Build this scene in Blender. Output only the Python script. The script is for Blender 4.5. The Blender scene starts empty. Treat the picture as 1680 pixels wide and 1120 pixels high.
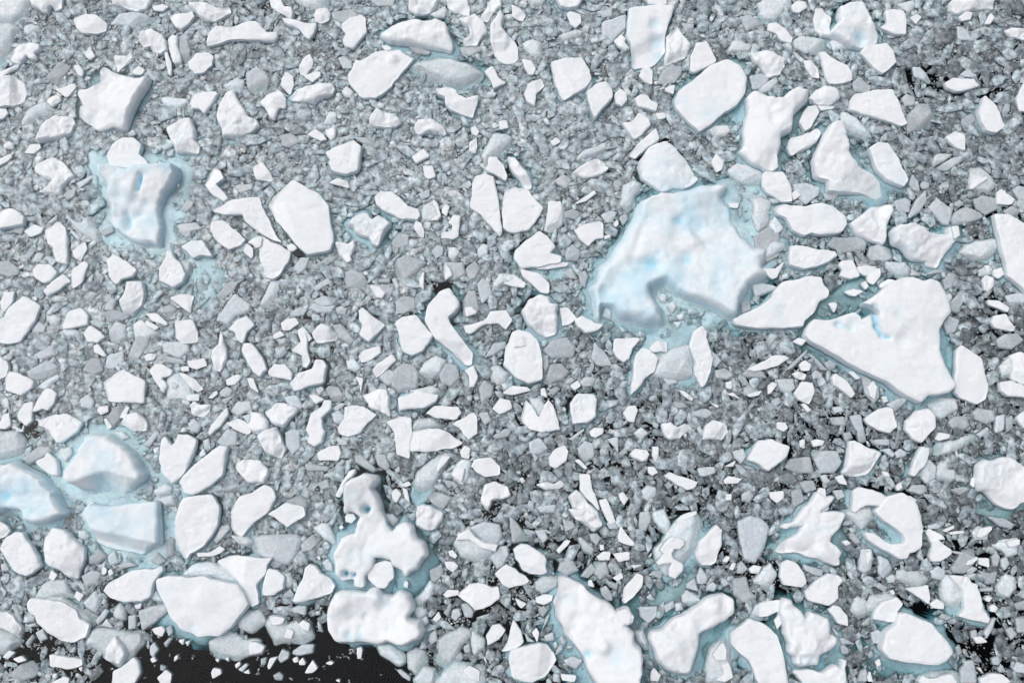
import bpy, math, random
import numpy as np
from mathutils import Vector, Matrix
from mathutils.geometry import delaunay_2d_cdt

random.seed(7)
RNG = np.random.default_rng(7)
scene = bpy.context.scene
C = scene.collection

# ------------------------------------------------------------------ camera
PX = 0.04                                  # metres per photograph pixel, roughly
W, H = 1680.0, 1120.0
TILT = math.radians(9.0)                   # off straight down; far edge at the top
HFOV = math.radians(52.0)
DIST = W * PX / 2 / math.tan(HFOV / 2)
cam_d = bpy.data.cameras.new("camera")
cam = bpy.data.objects.new("camera", cam_d)
C.objects.link(cam)
cam_d.sensor_width = 36.0
cam_d.lens = 18.0 / math.tan(HFOV / 2)
cam_d.clip_start = 0.5
cam_d.clip_end = 5000.0
cam.location = (0.0, -DIST * math.sin(TILT), DIST * math.cos(TILT))
cam.rotation_euler = (TILT, 0.0, 0.0)
scene.camera = cam

# ------------------------------------------------------------------ sky, sun, exposure
SUN_EL, SUN_AZ = math.radians(64.0), math.radians(150.0)   # azimuth of the light's origin from +x, counter-clockwise
world = bpy.data.worlds.new("World")
scene.world = world
world.use_nodes = True
nt = world.node_tree
bg = nt.nodes["Background"]
sky = nt.nodes.new("ShaderNodeTexSky")
sky.sky_type = 'NISHITA'
sky.sun_disc = False
sky.sun_elevation = SUN_EL
sky.sun_rotation = math.radians(90.0) - SUN_AZ
sky.dust_density = 6.0
sky.air_density = 0.6
sky.ozone_density = 1.0
hsv = nt.nodes.new("ShaderNodeHueSaturation")      # cloud cover takes the blue out of the sky light
hsv.inputs["Saturation"].default_value = 0.52
nt.links.new(sky.outputs[0], hsv.inputs["Color"])
nt.links.new(hsv.outputs[0], bg.inputs[0])
bg.inputs[1].default_value = 0.15
sun_d = bpy.data.lights.new("sun", 'SUN')
sun_d.energy = 0.5
sun_d.angle = math.radians(60.0)
sun_d.color = (1.0, 0.985, 0.965)
sun = bpy.data.objects.new("sun", sun_d)
C.objects.link(sun)
dv = Vector((math.cos(SUN_EL) * math.cos(SUN_AZ), math.cos(SUN_EL) * math.sin(SUN_AZ), math.sin(SUN_EL)))
sun.rotation_euler = dv.to_track_quat('Z', 'Y').to_euler()
sun.location = dv * 60
scene.view_settings.view_transform = 'Standard'
scene.view_settings.look = 'None'
scene.view_settings.gamma = 1.0
scene.view_settings.exposure = -0.07
scene.render.engine = 'CYCLES'
scene.cycles.use_denoising = True
scene.cycles.max_bounces = 8
scene.cycles.diffuse_bounces = 4
scene.cycles.glossy_bounces = 2
scene.cycles.transparent_max_bounces = 12
scene.cycles.volume_bounces = 0

# ------------------------------------------------------------------ photograph pixel -> point at height z
_ct, _st = math.cos(TILT), math.sin(TILT)
_f = (W / 2) / math.tan(HFOV / 2)

def at(px, py, z=0.0):
    u = (px - W / 2) / _f
    v = (H / 2 - py) / _f
    dx, dy, dz = u, v * _ct + _st, v * _st - _ct
    t = (z - cam.location.z) / dz
    return (cam.location.x + t * dx, cam.location.y + t * dy)

def at_arr(P, z):
    return np.array([at(x, y, z) for x, y in P])

# ------------------------------------------------------------------ noise
def _hash(ix, iy, s):
    n = (ix.astype(np.int64) * 374761393 + iy.astype(np.int64) * 668265263 + s * 974634777) & 0x7fffffff
    n = ((n ^ (n >> 13)) * 1274126177) & 0x7fffffff
    n = n ^ (n >> 16)
    return (n & 0xffff) / 65535.0

def vnoise(x, y, s=0):
    ix, iy = np.floor(x), np.floor(y)
    fx, fy = x - ix, y - iy
    fx = fx * fx * (3 - 2 * fx); fy = fy * fy * (3 - 2 * fy)
    a, b = _hash(ix, iy, s), _hash(ix + 1, iy, s)
    c, d = _hash(ix, iy + 1, s), _hash(ix + 1, iy + 1, s)
    return (a + (b - a) * fx) * (1 - fy) + (c + (d - c) * fx) * fy

def fbm(x, y, s=0, o=4):
    r, a, t = 0, 1.0, 0
    for k in range(o):
        r = r + a * vnoise(x, y, s + k * 17); t += a
        c_, s_ = 1.6, 1.2
        x, y = x * c_ + y * s_ + 3.1, -x * s_ + y * c_ + 7.7
        a *= 0.5
    return r / t * 2 - 1

# ------------------------------------------------------------------ materials
def new_mat(name):
    m = bpy.data.materials.new(name)
    m.use_nodes = True
    t = m.node_tree
    t.nodes.clear()
    return m, t

def N(t, typ, **kw):
    n = t.nodes.new(typ)
    for k, v in kw.items():
        setattr(n, k, v)
    return n

def ice_material(name, rough, bump, scales, var, spec, sss, sscale, trans=0.0):
    m, t = new_mat(name)
    out = N(t, "ShaderNodeOutputMaterial")
    b = N(t, "ShaderNodeBsdfPrincipled")
    b.inputs["Roughness"].default_value = rough
    b.inputs["IOR"].default_value = 1.31
    b.inputs["Specular IOR Level"].default_value = spec
    b.inputs["Subsurface Weight"].default_value = sss
    b.inputs["Transmission Weight"].default_value = trans
    b.inputs["Subsurface Radius"].default_value = (0.55, 0.85, 1.0)
    b.inputs["Subsurface Scale"].default_value = sscale
    col = N(t, "ShaderNodeAttribute", attribute_name="ice_colour")
    geo = N(t, "ShaderNodeNewGeometry")
    n1 = N(t, "ShaderNodeTexNoise"); n1.inputs["Scale"].default_value = scales[0]; n1.inputs["Detail"].default_value = 5
    n2 = N(t, "ShaderNodeTexNoise"); n2.inputs["Scale"].default_value = scales[1]; n2.inputs["Detail"].default_value = 4
    for n in (n1, n2):
        t.links.new(geo.outputs["Position"], n.inputs["Vector"])
    mr = N(t, "ShaderNodeMapRange")
    mr.inputs["From Min"].default_value = 0.3; mr.inputs["From Max"].default_value = 0.7
    mr.inputs["To Min"].default_value = 1 - var; mr.inputs["To Max"].default_value = 1 + var * 0.5
    t.links.new(n1.outputs["Fac"], mr.inputs["Value"])
    mul = N(t, "ShaderNodeVectorMath", operation='SCALE')
    t.links.new(col.outputs["Color"], mul.inputs[0])
    t.links.new(mr.outputs[0], mul.inputs["Scale"])
    t.links.new(mul.outputs[0], b.inputs["Base Color"])
    add = N(t, "ShaderNodeMath", operation='ADD')
    t.links.new(n1.outputs["Fac"], add.inputs[0]); t.links.new(n2.outputs["Fac"], add.inputs[1])
    bp = N(t, "ShaderNodeBump"); bp.inputs["Strength"].default_value = bump; bp.inputs["Distance"].default_value = 0.06
    t.links.new(add.outputs[0], bp.inputs["Height"])
    t.links.new(bp.outputs[0], b.inputs["Normal"])
    if trans > 0:                                        # cloudier here, clearer there
        n3 = N(t, "ShaderNodeTexNoise"); n3.inputs["Scale"].default_value = 2.6; n3.inputs["Detail"].default_value = 4
        t.links.new(geo.outputs["Position"], n3.inputs["Vector"])
        m3 = N(t, "ShaderNodeMapRange")
        m3.inputs["From Min"].default_value = 0.35; m3.inputs["From Max"].default_value = 0.65
        m3.inputs["To Min"].default_value = trans * 0.3; m3.inputs["To Max"].default_value = trans * 1.5
        t.links.new(n3.outputs["Fac"], m3.inputs["Value"]); t.links.new(m3.outputs[0], b.inputs["Transmission Weight"])
    t.links.new(b.outputs[0], out.inputs[0])
    return m

M_SNOW = ice_material("snow", 0.75, 0.55, (3.5, 15.0), 0.035, 0.2, 0.3, 0.07)
M_ICE = ice_material("glacier_ice", 0.4, 0.45, (5.0, 16.0), 0.16, 0.4, 0.8, 0.12)

M_CLEAR = ice_material("clear_ice", 0.16, 0.4, (6.0, 18.0), 0.2, 0.5, 0.5, 0.08, 0.5)

m, t = new_mat("sea_water")
out = N(t, "ShaderNodeOutputMaterial")
tr = N(t, "ShaderNodeBsdfTransparent")
gl = N(t, "ShaderNodeBsdfGlossy"); gl.inputs["Roughness"].default_value = 0.06; gl.inputs["Color"].default_value = (0.5, 0.52, 0.55, 1)
fr = N(t, "ShaderNodeFresnel"); fr.inputs["IOR"].default_value = 1.33
mx = N(t, "ShaderNodeMixShader")
wn = N(t, "ShaderNodeTexNoise"); wn.inputs["Scale"].default_value = 2.2; wn.inputs["Detail"].default_value = 3
wb = N(t, "ShaderNodeBump"); wb.inputs["Strength"].default_value = 0.15; wb.inputs["Distance"].default_value = 0.05
wg = N(t, "ShaderNodeNewGeometry")
t.links.new(wg.outputs["Position"], wn.inputs["Vector"])
t.links.new(wn.outputs["Fac"], wb.inputs["Height"])
t.links.new(wb.outputs[0], gl.inputs["Normal"]); t.links.new(wb.outputs[0], fr.inputs["Normal"])
t.links.new(fr.outputs[0], mx.inputs[0]); t.links.new(tr.outputs[0], mx.inputs[1]); t.links.new(gl.outputs[0], mx.inputs[2])
t.links.new(mx.outputs[0], out.inputs["Surface"])
va = N(t, "ShaderNodeVolumeAbsorption")
va.inputs["Color"].default_value = (0.0, 0.66, 0.72, 1)
va.inputs["Density"].default_value = 0.62
t.links.new(va.outputs[0], out.inputs["Volume"])
M_WATER = m

m, t = new_mat("sea_bed")
out = N(t, "ShaderNodeOutputMaterial")
b = N(t, "ShaderNodeBsdfDiffuse"); b.inputs[0].default_value = (0.03, 0.035, 0.035, 1)
t.links.new(b.outputs[0], out.inputs[0])
M_BED = m

# ------------------------------------------------------------------ mesh helpers
def make_mesh(name, verts, loops_tri, mats, colours, quads=None, matidx=None, smooth=True):
    """verts (n,3), triangle index array (m,3), optional quads (k,4)."""
    me = bpy.data.meshes.new(name)
    nt_ = len(loops_tri); nq = 0 if quads is None else len(quads)
    me.vertices.add(len(verts))
    me.vertices.foreach_set("co", np.asarray(verts, np.float32).ravel())
    li = np.asarray(loops_tri, np.int32).ravel()
    tot = np.full(nt_, 3, np.int32)
    if nq:
        li = np.concatenate([li, np.asarray(quads, np.int32).ravel()])
        tot = np.concatenate([tot, np.full(nq, 4, np.int32)])
    me.loops.add(len(li))
    me.loops.foreach_set("vertex_index", li)
    me.polygons.add(len(tot))
    st = np.zeros(len(tot), np.int32); st[1:] = np.cumsum(tot)[:-1]
    me.polygons.foreach_set("loop_start", st)
    me.polygons.foreach_set("loop_total", tot)
    me.polygons.foreach_set("use_smooth", np.full(len(tot), smooth, bool))
    if matidx is not None:
        me.polygons.foreach_set("material_index", np.asarray(matidx, np.int32))
    for m_ in (mats if isinstance(mats, (list, tuple)) else [mats]):
        me.materials.append(m_)
    at_ = me.color_attributes.new("ice_colour", 'FLOAT_COLOR', 'POINT')
    c4 = np.ones((len(verts), 4), np.float32); c4[:, :3] = colours
    at_.data.foreach_set("color", c4.ravel())
    me.update(calc_edges=True)
    me.validate()
    return me

def link(name, me, loc=(0, 0, 0), parent=None):
    o = bpy.data.objects.new(name, me)
    C.objects.link(o)
    if parent is not None:
        o.parent = parent
    o.location = loc
    return o

def tag(o, label=None, cat=None, group=None, kind=None):
    if label: o["label"] = label
    if cat: o["category"] = cat
    if group: o["group"] = group
    if kind: o["kind"] = kind

def inside(P, poly):
    x, y = P[:, 0], P[:, 1]
    r = np.zeros(len(P), bool)
    n = len(poly)
    for i in range(n):
        x1, y1 = poly[i - 1]; x2, y2 = poly[i]
        if y1 == y2: continue
        c = (y1 > y) != (y2 > y)
        r ^= c & (x < (x2 - x1) * (y - y1) / (y2 - y1) + x1)
    return r

def dist_to(P, poly):
    A = poly; B = np.roll(poly, -1, axis=0)
    best = np.full(len(P), 1e9)
    for i in range(len(A)):
        ab = B[i] - A[i]
        L = ab @ ab
        if L < 1e-12: continue
        ap = P - A[i]
        tt = np.clip((ap @ ab) / L, 0, 1)
        d = ap - tt[:, None] * ab
        best = np.minimum(best, (d * d).sum(1))
    return np.sqrt(best)

def area(P):
    x, y = P[:, 0], P[:, 1]
    return 0.5 * np.sum(np.roll(x, 1) * y - x * np.roll(y, 1))

def outline(P, s, amp, seed, cut=0.2):
    """corner-cut, resample at spacing s, roughen along the normal."""
    Q = []
    n = len(P)
    for i in range(n):
        a, b = P[i], P[(i + 1) % n]
        Q.append(a + (b - a) * cut); Q.append(b - (b - a) * cut)
    Q = np.array(Q)
    seg = np.roll(Q, -1, axis=0) - Q
    L = np.sqrt((seg ** 2).sum(1)); cum = np.concatenate([[0], np.cumsum(L)])
    k = max(10, int(cum[-1] / s))
    tt = np.linspace(0, cum[-1], k, endpoint=False)
    idx = np.clip(np.searchsorted(cum, tt, side='right') - 1, 0, len(Q) - 1)
    R = Q[idx] + seg[idx] * ((tt - cum[idx]) / np.maximum(L[idx], 1e-9))[:, None]
    tan = np.roll(R, -1, axis=0) - np.roll(R, 1, axis=0)
    tan /= np.maximum(np.sqrt((tan ** 2).sum(1)), 1e-9)[:, None]
    nor = np.stack([tan[:, 1], -tan[:, 0]], 1)          # outward for counter-clockwise
    f = fbm(R[:, 0] * 1.6, R[:, 1] * 1.6, seed, 5)
    R = R + nor * (f * amp)[:, None]
    tan = np.roll(R, -1, axis=0) - np.roll(R, 1, axis=0)
    tan /= np.maximum(np.sqrt((tan ** 2).sum(1)), 1e-9)[:, None]
    nor = np.stack([tan[:, 1], -tan[:, 0]], 1)
    return R, nor

# ------------------------------------------------------------------ the floes, traced: outline of each top, in quarter pixels of its tile
TRACE = """
## 0
T 0 0
b2 -80,-20 185,-20 150,90 60,140 -80,150
b2 -80,160 60,150 110,180 80,250 40,330 10,420 -80,440
l1 200,-20 400,-20 400,50 350,70 330,30 310,80 280,80 205,35
l1 720,-20 1000,-20 960,60 900,75 840,60 800,35 730,20
w1 480,130 560,95 640,100 700,150 690,200 630,222 540,215 500,185
g1 720,160 780,85 900,75 1020,110 1000,150 900,180 770,165
w0 1000,45 1070,30 1110,45 1070,75 1010,70
w1 1110,110 1150,90 1220,90 1260,75 1280,110 1230,165 1190,195 1160,180
l1 1235,5 1340,15 1420,50 1500,45 1515,75 1470,110 1400,135 1330,115 1280,70 1240,45
w1 1355,300 1370,220 1420,170 1500,185 1600,150 1680,140 1740,200 1750,220 1815,215 1825,240 1800,275 1720,265 1600,260 1500,265 1430,290
b0 140,180 200,150 260,170 260,205 200,230 150,215
l1 900,265 930,205 1000,190 1060,220 1090,270 1085,320 1040,345 1000,335 985,290 940,300
l0 1100,250 1130,225 1170,240 1165,300 1190,380 1190,415 1150,415 1125,370 1100,320
g1 1175,240 1230,260 1250,330 1240,390 1200,410 1175,330
w1 1235,410 1290,355 1370,345 1405,370 1390,430 1340,475 1280,485 1240,450
l1 55,390 120,290 200,280 270,290 265,320 230,350 240,385 200,385 170,360 130,420 90,410
w0 -20,480 130,420 115,445 40,490 -20,510
g0 300,500 390,400 470,440 420,500 370,560 320,540
w0 550,340 600,330 625,370 590,395 560,370
l0 750,360 830,370 850,350 880,380 850,410 800,440 765,475 755,420
l2 650,460 680,445 740,470 870,515 975,515 960,560 900,660 860,740 820,840 740,820 640,840 560,800 510,750 515,700 540,680 530,660 510,610 520,590 580,580 655,540
l1 -60,500 90,495 150,540 160,610 140,660 70,690 -60,700
w0 370,590 430,570 490,548 500,570 450,630 430,640
l0 300,655 350,625 400,630 400,660 350,695 330,690
b1 120,820 170,720 230,680 300,665 345,710 320,750 250,755 220,790 170,820
l1 235,930 290,800 360,750 470,770 495,810 450,870 380,900 300,920
w0 -30,715 40,715 55,745 30,775 -30,795
b1 1045,640 1080,630 1160,640 1220,640 1235,670 1180,700 1100,700 1060,670
w1 1250,680 1260,620 1320,600 1420,600 1430,620 1380,690 1340,745 1310,710 1260,710
l2 1425,750 1440,680 1500,600 1540,590 1550,640 1590,700 1620,760 1680,780 1700,810 1650,850 1560,890 1460,895 1450,840 1430,790
l2 1095,840 1180,780 1240,775 1280,870 1270,920 1305,960 1290,1000 1220,990 1150,1000 1130,930
w2 705,1020 740,950 800,910 880,905 930,950 910,1010 950,1040 980,1085 850,1110 720,1090
w0 160,1005 200,950 260,945 270,970 220,1010
w0 870,470 910,435 950,460 930,490 880,490
l0 20,950 60,925 90,945 80,975 30,975
b0 1460,560 1560,505 1600,530 1590,590 1520,600
w0 1080,345 1100,345 1125,420 1125,495 1110,495 1090,420
w0 485,430 520,425 550,470 540,505 510,495
w0 -20,1050 70,1010 80,1030 50,1060 -20,1090
T 1 0
l0 85,-20 160,-20 185,40 240,60 250,100 230,125 180,90 140,70 100,40
b1 245,-20 480,-20 480,50 400,55 320,35
l0 375,100 400,60 460,50 490,90 480,130 430,155 390,140
w1 165,115 230,125 330,155 400,155 390,200 350,260 320,240 290,195 190,150
w1 560,160 610,120 680,95 715,120 725,210 680,270 640,315 590,310 565,270 590,225 565,200
l3 820,220 880,160 960,130 1040,120 1100,140 1180,120 1240,150 1260,210 1290,290 1280,320 1180,300 1050,280 940,270 870,265
l1 1000,-20 1195,-20 1180,50 1130,90 1050,90 1005,50
l0 1240,-20 1380,-20 1400,60 1400,100 1300,90 1260,50
b0 1140,90 1240,35 1260,70 1240,115 1180,115
l1 1390,110 1440,90 1510,170 1520,210 1470,250 1450,290 1370,290 1365,260 1410,220 1400,180 1340,140
l0 1475,115 1540,-20 1610,-20 1615,40 1560,80 1520,135 1480,135
l1 1540,150 1600,70 1625,110 1620,180 1660,230 1700,270 1720,310 1725,380 1700,400 1640,410 1580,385 1550,280 1540,200
w1 605,500 630,440 655,395 700,400 780,345 840,335 940,330 960,350 1030,390 1000,430 900,540 890,570 790,645 750,640 690,640 640,580 610,540
b3 1015,420 1100,390 1180,380 1220,375 1330,390 1440,430 1480,470 1440,520 1380,555 1260,540 1150,500 1080,450
w1 1500,470 1550,435 1590,510 1640,545 1560,580 1550,540
w2 1180,590 1260,570 1310,590 1320,625 1380,645 1460,630 1440,700 1420,765 1340,740 1270,715 1240,670 1240,640 1200,620
l2 745,770 790,705 850,740 920,750 950,800 920,825 830,830 750,810
l2 1035,830 1060,785 1160,780 1230,830 1245,880 1150,860 1060,870
l0 285,430 310,380 350,355 380,400 370,450 320,495 290,480
w0 315,505 380,470 420,475 420,500 370,540
w0 165,520 200,470 240,500 250,560 220,620 170,570
l2 220,630 260,590 360,560 450,540 500,545 520,580 500,610 430,640 380,670 300,660 230,650
l1 20,660 60,610 150,580 190,640 190,710 150,710 120,780 90,770 60,710
g0 640,900 720,900 800,960 780,970 700,940
b0 440,810 480,720 530,730 530,800 480,820 450,820
w0 330,880 390,850 440,880 465,915 430,925 370,900
l0 450,850 500,835 525,850 520,900 490,920 465,890
w2 460,1005 540,960 640,920 690,960 680,1050 670,1120 590,1140 500,1120 475,1070 490,1045
w1 1020,1030 1100,975 1145,1025 1050,1075
b2 1480,1020 1560,870 1640,875 1680,900 1680,940 1620,980 1560,1020 1500,1065
w0 1410,840 1440,830 1465,860 1450,890 1415,880
l0 1400,930 1450,900 1450,960 1440,1010 1400,990
g0 1330,310 1520,300 1500,330 1400,370 1350,345
b0 560,600 590,560 640,600 620,640 580,635
w0 820,300 870,300 895,325 850,335
g0 535,380 580,365 630,400 630,450 570,450
g0 -70,480 0,430 60,470 90,520 60,590 0,610 -60,590
g0 495,80 640,60 680,85 640,120 570,150 500,120
w0 1595,800 1640,790 1660,840 1600,850
g0 720,-20 920,-20 900,40 800,40
g0 150,890 240,870 290,930 230,965 170,960
g0 1000,310 1040,295 1150,340 1140,360 1050,355
T 2 0
w3 280,-30 480,-30 430,40 370,50 320,40
w0 0,30 60,60 90,100 70,140 0,110
b1 100,-20 230,-20 200,40 130,40
w0 360,90 380,75 450,95 455,150 420,180 385,165
g0 550,80 620,40 660,60 660,105 600,115
b1 245,260 330,220 420,190 470,200 460,230 340,270 260,275
g1 590,140 750,90 750,180 640,290 590,270
w2 770,60 900,40 980,30 1060,40 1050,110 1020,160 1000,260 1010,330 940,410 900,430 800,440 790,330 760,240 755,160
w1 870,-20 1010,-20 1015,30 900,30
l1 1010,240 1080,175 1130,230 1175,290 1150,360 1090,400 1005,420 1015,330
l0 670,270 715,215 750,250 745,280 770,320 740,335 700,310
b1 65,280 130,250 195,270 195,370 130,360 80,310
w0 65,390 130,400 155,450 140,490 110,490 80,440
w1 80,610 110,550 190,515 215,560 160,620 150,700 100,670
w2 250,405 340,385 460,380 510,460 520,520 480,580 400,620 340,650 290,560
w2 500,600 560,550 620,540 660,590 660,640 600,700 545,775 520,720 500,660
b0 485,600 515,520 540,530 520,570 490,640
w1 675,620 710,585 750,610 755,660 720,700 680,680
w1 805,650 850,620 890,630 910,660 955,680 945,730 880,710 830,700
w1 725,810 790,800 830,745 900,780 910,820 850,890 800,915 760,860
w1 770,1015 820,950 900,880 945,840 970,910 900,960 810,1030
w0 850,460 890,435 925,465 920,555 870,540 830,500
g0 950,550 980,470 1050,420 1115,440 1110,490 1070,540 1000,555
w1 1170,470 1170,370 1210,285 1280,270 1310,330 1340,400 1260,450 1190,475
w2 1070,650 1090,600 1200,520 1300,430 1420,392 1500,440 1540,510 1530,600 1480,680 1380,750 1300,820 1230,870 1160,800 1080,720
w0 1000,580 1070,555 1060,620 1010,600
w0 940,745 1000,740 1010,775 960,785
b2 410,1050 460,990 560,950 620,930 625,970 560,1010 480,1040
g0 160,800 200,730 230,710 225,760 180,825
g0 1110,150 1195,160 1195,220 1150,230
b1 1420,340 1450,260 1590,290 1560,330
l1 1565,350 1660,330 1720,340 1780,380 1795,430 1760,480 1680,495 1640,440 1590,390
b2 1620,90 1640,70 1620,20 1660,-20 1830,-20 1830,40 1770,90 1730,130 1660,120
l3 1550,630 1600,590 1680,630 1770,655 1820,600 1860,585 1940,600 1945,650 1890,700 1850,730 1840,840 1770,880 1765,950 1740,1010 1760,1080 1720,1110 1600,1060 1500,980 1530,940 1540,800 1560,700
g0 1560,500 1640,480 1690,520 1640,580 1580,590
w0 250,930 290,905 320,930 270,960
w0 1310,1060 1340,1010 1390,1060 1380,1110 1340,1130
b0 1290,850 1340,820 1420,820 1440,860 1400,900 1330,900
g0 1490,110 1560,95 1600,120 1670,150 1600,180 1540,200
T 3 0
w0 155,40 190,10 245,15 255,50 200,85 165,75
w0 0,160 50,150 120,200 160,250 150,285 90,270 50,220 0,200
l0 300,130 310,60 350,55 420,110 410,160 400,240 350,240 310,200
l3 475,40 540,10 630,5 650,60 690,140 730,220 730,270 640,300 560,300 490,260 410,210 450,160 490,130 470,90
w1 735,185 780,150 765,75 830,60 890,75 910,130 905,230 830,225
w0 930,115 980,95 1010,115 970,160
b0 840,25 960,0 975,50 930,85
l2 1195,20 1230,-20 1500,-20 1495,45 1360,55 1240,75 1200,60
w0 1250,115 1300,75 1340,85 1330,130 1270,140
w0 1420,160 1460,85 1485,120 1460,160
l0 1555,200 1600,180 1700,190 1700,260 1590,240
b0 165,270 210,230 380,255 380,310 350,340 250,350 170,310
b0 410,270 440,240 540,290 520,320 430,330
w1 600,345 650,300 780,280 820,330 845,410 800,450 750,485 700,450
w1 330,345 370,335 420,380 520,430 550,470 545,530 470,550 400,545 370,470
l0 235,400 280,395 330,450 340,510 290,500 250,450
w1 1160,545 1210,515 1350,520 1385,565 1310,590 1230,600 1180,580
w1 540,660 570,620 700,590 820,590 850,650 880,740 915,810 870,830 760,790 640,750 530,720
w2 1385,740 1400,690 1420,630 1490,690 1530,770 1555,830 1500,870 1430,860 1400,800
b2 480,760 500,730 580,760 650,830 690,890 640,900 560,870 510,830
g1 915,760 990,680 1060,680 1070,720 1110,770 1060,850 920,870
w1 1165,900 1230,860 1290,890 1295,990 1230,970 1190,930
l1 135,970 150,910 240,880 320,840 345,870 320,930 240,980 160,1010
w1 200,800 260,700 310,695 335,735 280,840 240,860
l1 275,640 320,590 380,560 460,580 465,640 430,685 330,685
w0 320,695 440,695 430,712 350,728
g0 875,650 910,615 970,640 965,690 900,700
g0 550,540 600,500 680,570 660,610 570,600
g0 1260,490 1310,450 1370,490 1370,510 1290,505
g0 1535,740 1560,680 1590,680 1590,730 1550,770
w0 1630,640 1680,540 1720,540 1720,740 1650,730
g0 1270,780 1340,740 1370,790 1310,850 1270,820
b0 1070,1060 1110,1000 1220,1010 1160,1060 1090,1095
g0 1090,1110 1200,1040 1280,1020 1270,1060 1180,1120
b0 -60,580 0,530 60,500 75,530 20,590 -60,620
g0 950,440 1000,440 1080,530 1050,540 960,500
g0 1240,170 1290,180 1350,270 1250,260
## 1
T 0 1
l3 640,0 650,-40 720,-35 980,-35 1160,-40 1165,20 1120,90 1070,150 1050,200 1045,300 1050,380 1045,485 900,470 820,440 740,380 690,335 700,300 720,230 685,140 700,90 650,40 #tower
l1 230,0 230,-30 330,-90 400,-60 450,-10 490,35 440,60 400,100 395,150 340,145 240,130 330,95 340,60 290,50
w2 1340,90 1370,20 1390,-20 1430,-10 1470,50 1420,90 1500,180 1470,205 1400,160
w2 -20,260 80,245 130,275 160,310 150,350 60,365 -20,380
w0 160,400 220,350 285,375 270,410 200,435
w1 295,390 390,330 430,370 440,460 440,615 370,600 340,500 310,480
b2 440,305 520,340 570,290 640,400 635,490 560,430 490,380
w0 475,530 555,465 570,510 530,590 490,570
g0 310,340 375,285 375,320 330,350
w1 215,650 250,610 330,620 375,665 330,720 280,735 230,700
w1 285,790 340,730 420,675 465,725 400,770 310,825
w0 470,650 555,590 580,610 545,730 475,770
w1 705,590 740,540 790,570 900,650 870,690 800,710 765,745 710,690 715,640
l3 775,850 815,810 830,725 930,725 945,800 920,880 860,940 800,930
w2 1045,640 1090,570 1100,525 1130,525 1150,580 1180,600 1215,680 1200,730 1140,770 1050,720
b1 1190,580 1250,600 1250,660 1210,740 1180,640
w2 1190,500 1250,460 1330,455 1395,560 1320,555 1270,575
w1 1375,380 1390,335 1470,330 1540,390 1605,450 1580,490 1500,520 1460,490 1400,440
w1 1400,265 1500,200 1600,175 1700,175 1720,235 1820,440 1850,470 1800,460 1700,400 1600,330 1590,290 1480,290
w1 -80,1020 30,960 60,900 160,820 230,860 265,890 230,980 130,1120 60,1135 -80,1120
w0 0,860 30,800 95,790 85,850 30,925 10,910
g0 -60,600 60,590 130,640 120,680 60,700 10,680 -60,690
w1 405,1010 450,925 530,900 580,950 570,1010 480,1030 420,1040
b0 400,1050 440,1035 500,1045 490,1085 430,1095
b0 290,940 340,925 395,970 380,1010 330,1020
w1 550,1070 590,1015 660,1060 690,1090 640,1130 570,1120
g1 710,1050 760,980 830,1010 830,1100 760,1130 715,1120
b1 860,1000 920,970 1000,1030 1030,1070 960,1120 880,1090
w0 950,935 1030,935 1100,1000 1090,1015 1000,985
w0 955,980 1045,1025 1020,1045 960,1015
w1 1150,985 1260,980 1300,1060 1290,1120 1200,1135 1155,1100
w0 1115,835 1190,805 1270,820 1255,890 1250,935 1200,900
g0 1065,900 1110,875 1165,910 1120,955 1080,935
g1 1415,980 1535,800 1645,880 1640,920 1540,960 1490,1005
w1 1500,1040 1550,980 1620,955 1670,1010 1620,1060 1590,1130 1560,1110 1540,1060
w0 1595,530 1620,475 1660,510 1660,560 1650,575
w0 1650,470 1700,430 1720,440 1710,500 1680,510
g0 1170,350 1280,335 1330,380 1250,395 1240,450 1170,400
g0 1185,250 1230,180 1275,205 1260,250 1215,275
g0 500,80 600,30 620,40 520,120
g0 410,160 440,125 500,120 490,170 440,195
g0 60,400 110,365 160,370 140,415
g0 1530,110 1560,90 1600,90 1660,80 1660,120 1580,150
g0 685,880 730,835 765,850 740,920 690,915
g0 1420,820 1500,730 1570,720 1530,800 1430,860
g0 210,1040 250,985 300,1020 290,1060 210,1060
b0 450,395 470,385 530,440 510,460
w0 1165,90 1175,85 1180,100 1165,110
g0 890,600 920,590 930,640 895,640
g1 590,980 640,975 700,1000 660,1035 600,1010
g0 640,400 740,350 745,400 690,430
g0 740,910 870,940 830,980 700,990 680,930
b0 200,600 240,530 290,540 260,600
T 1 1
w0 -20,-20 40,-60 85,0 105,50 100,70 0,60
w2 75,220 110,170 180,120 240,65 310,100 400,145 480,230 485,330 500,400 505,460 490,520 400,540 340,550 280,500 200,400 130,320 90,260
w1 -60,470 0,435 50,435 100,470 160,490 230,530 210,600 150,690 110,710 70,700 30,590 20,520 0,500
w0 480,80 530,50 600,70 610,110 540,95
w2 780,170 820,140 890,140 950,180 1000,235 1060,250 1075,290 1050,320 960,315 900,290 850,270 790,220
l3 600,350 640,300 710,265 760,310 800,290 885,340 840,400 800,495 765,480 740,430 650,400 640,370
b2 1080,270 1090,220 1160,190 1190,260 1215,300 1150,330 1090,325
w0 1165,185 1195,215 1215,300 1195,325 1140,330 1160,270 1155,220
w0 1220,250 1250,220 1270,235 1250,300 1220,275
w1 1210,440 1215,405 1280,395 1290,360 1260,340 1300,290 1345,300 1325,430 1290,445
w0 1035,370 1050,330 1085,345 1105,400 1100,440 1070,430
w1 1410,200 1420,80 1440,40 1510,25 1560,40 1570,100 1590,200 1615,400 1600,430 1550,370 1480,290 1410,245
w1 1615,300 1620,240 1630,140 1690,110 1790,120 1810,170 1885,240 1850,310 1790,390 1700,405 1660,400 1620,370
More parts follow.
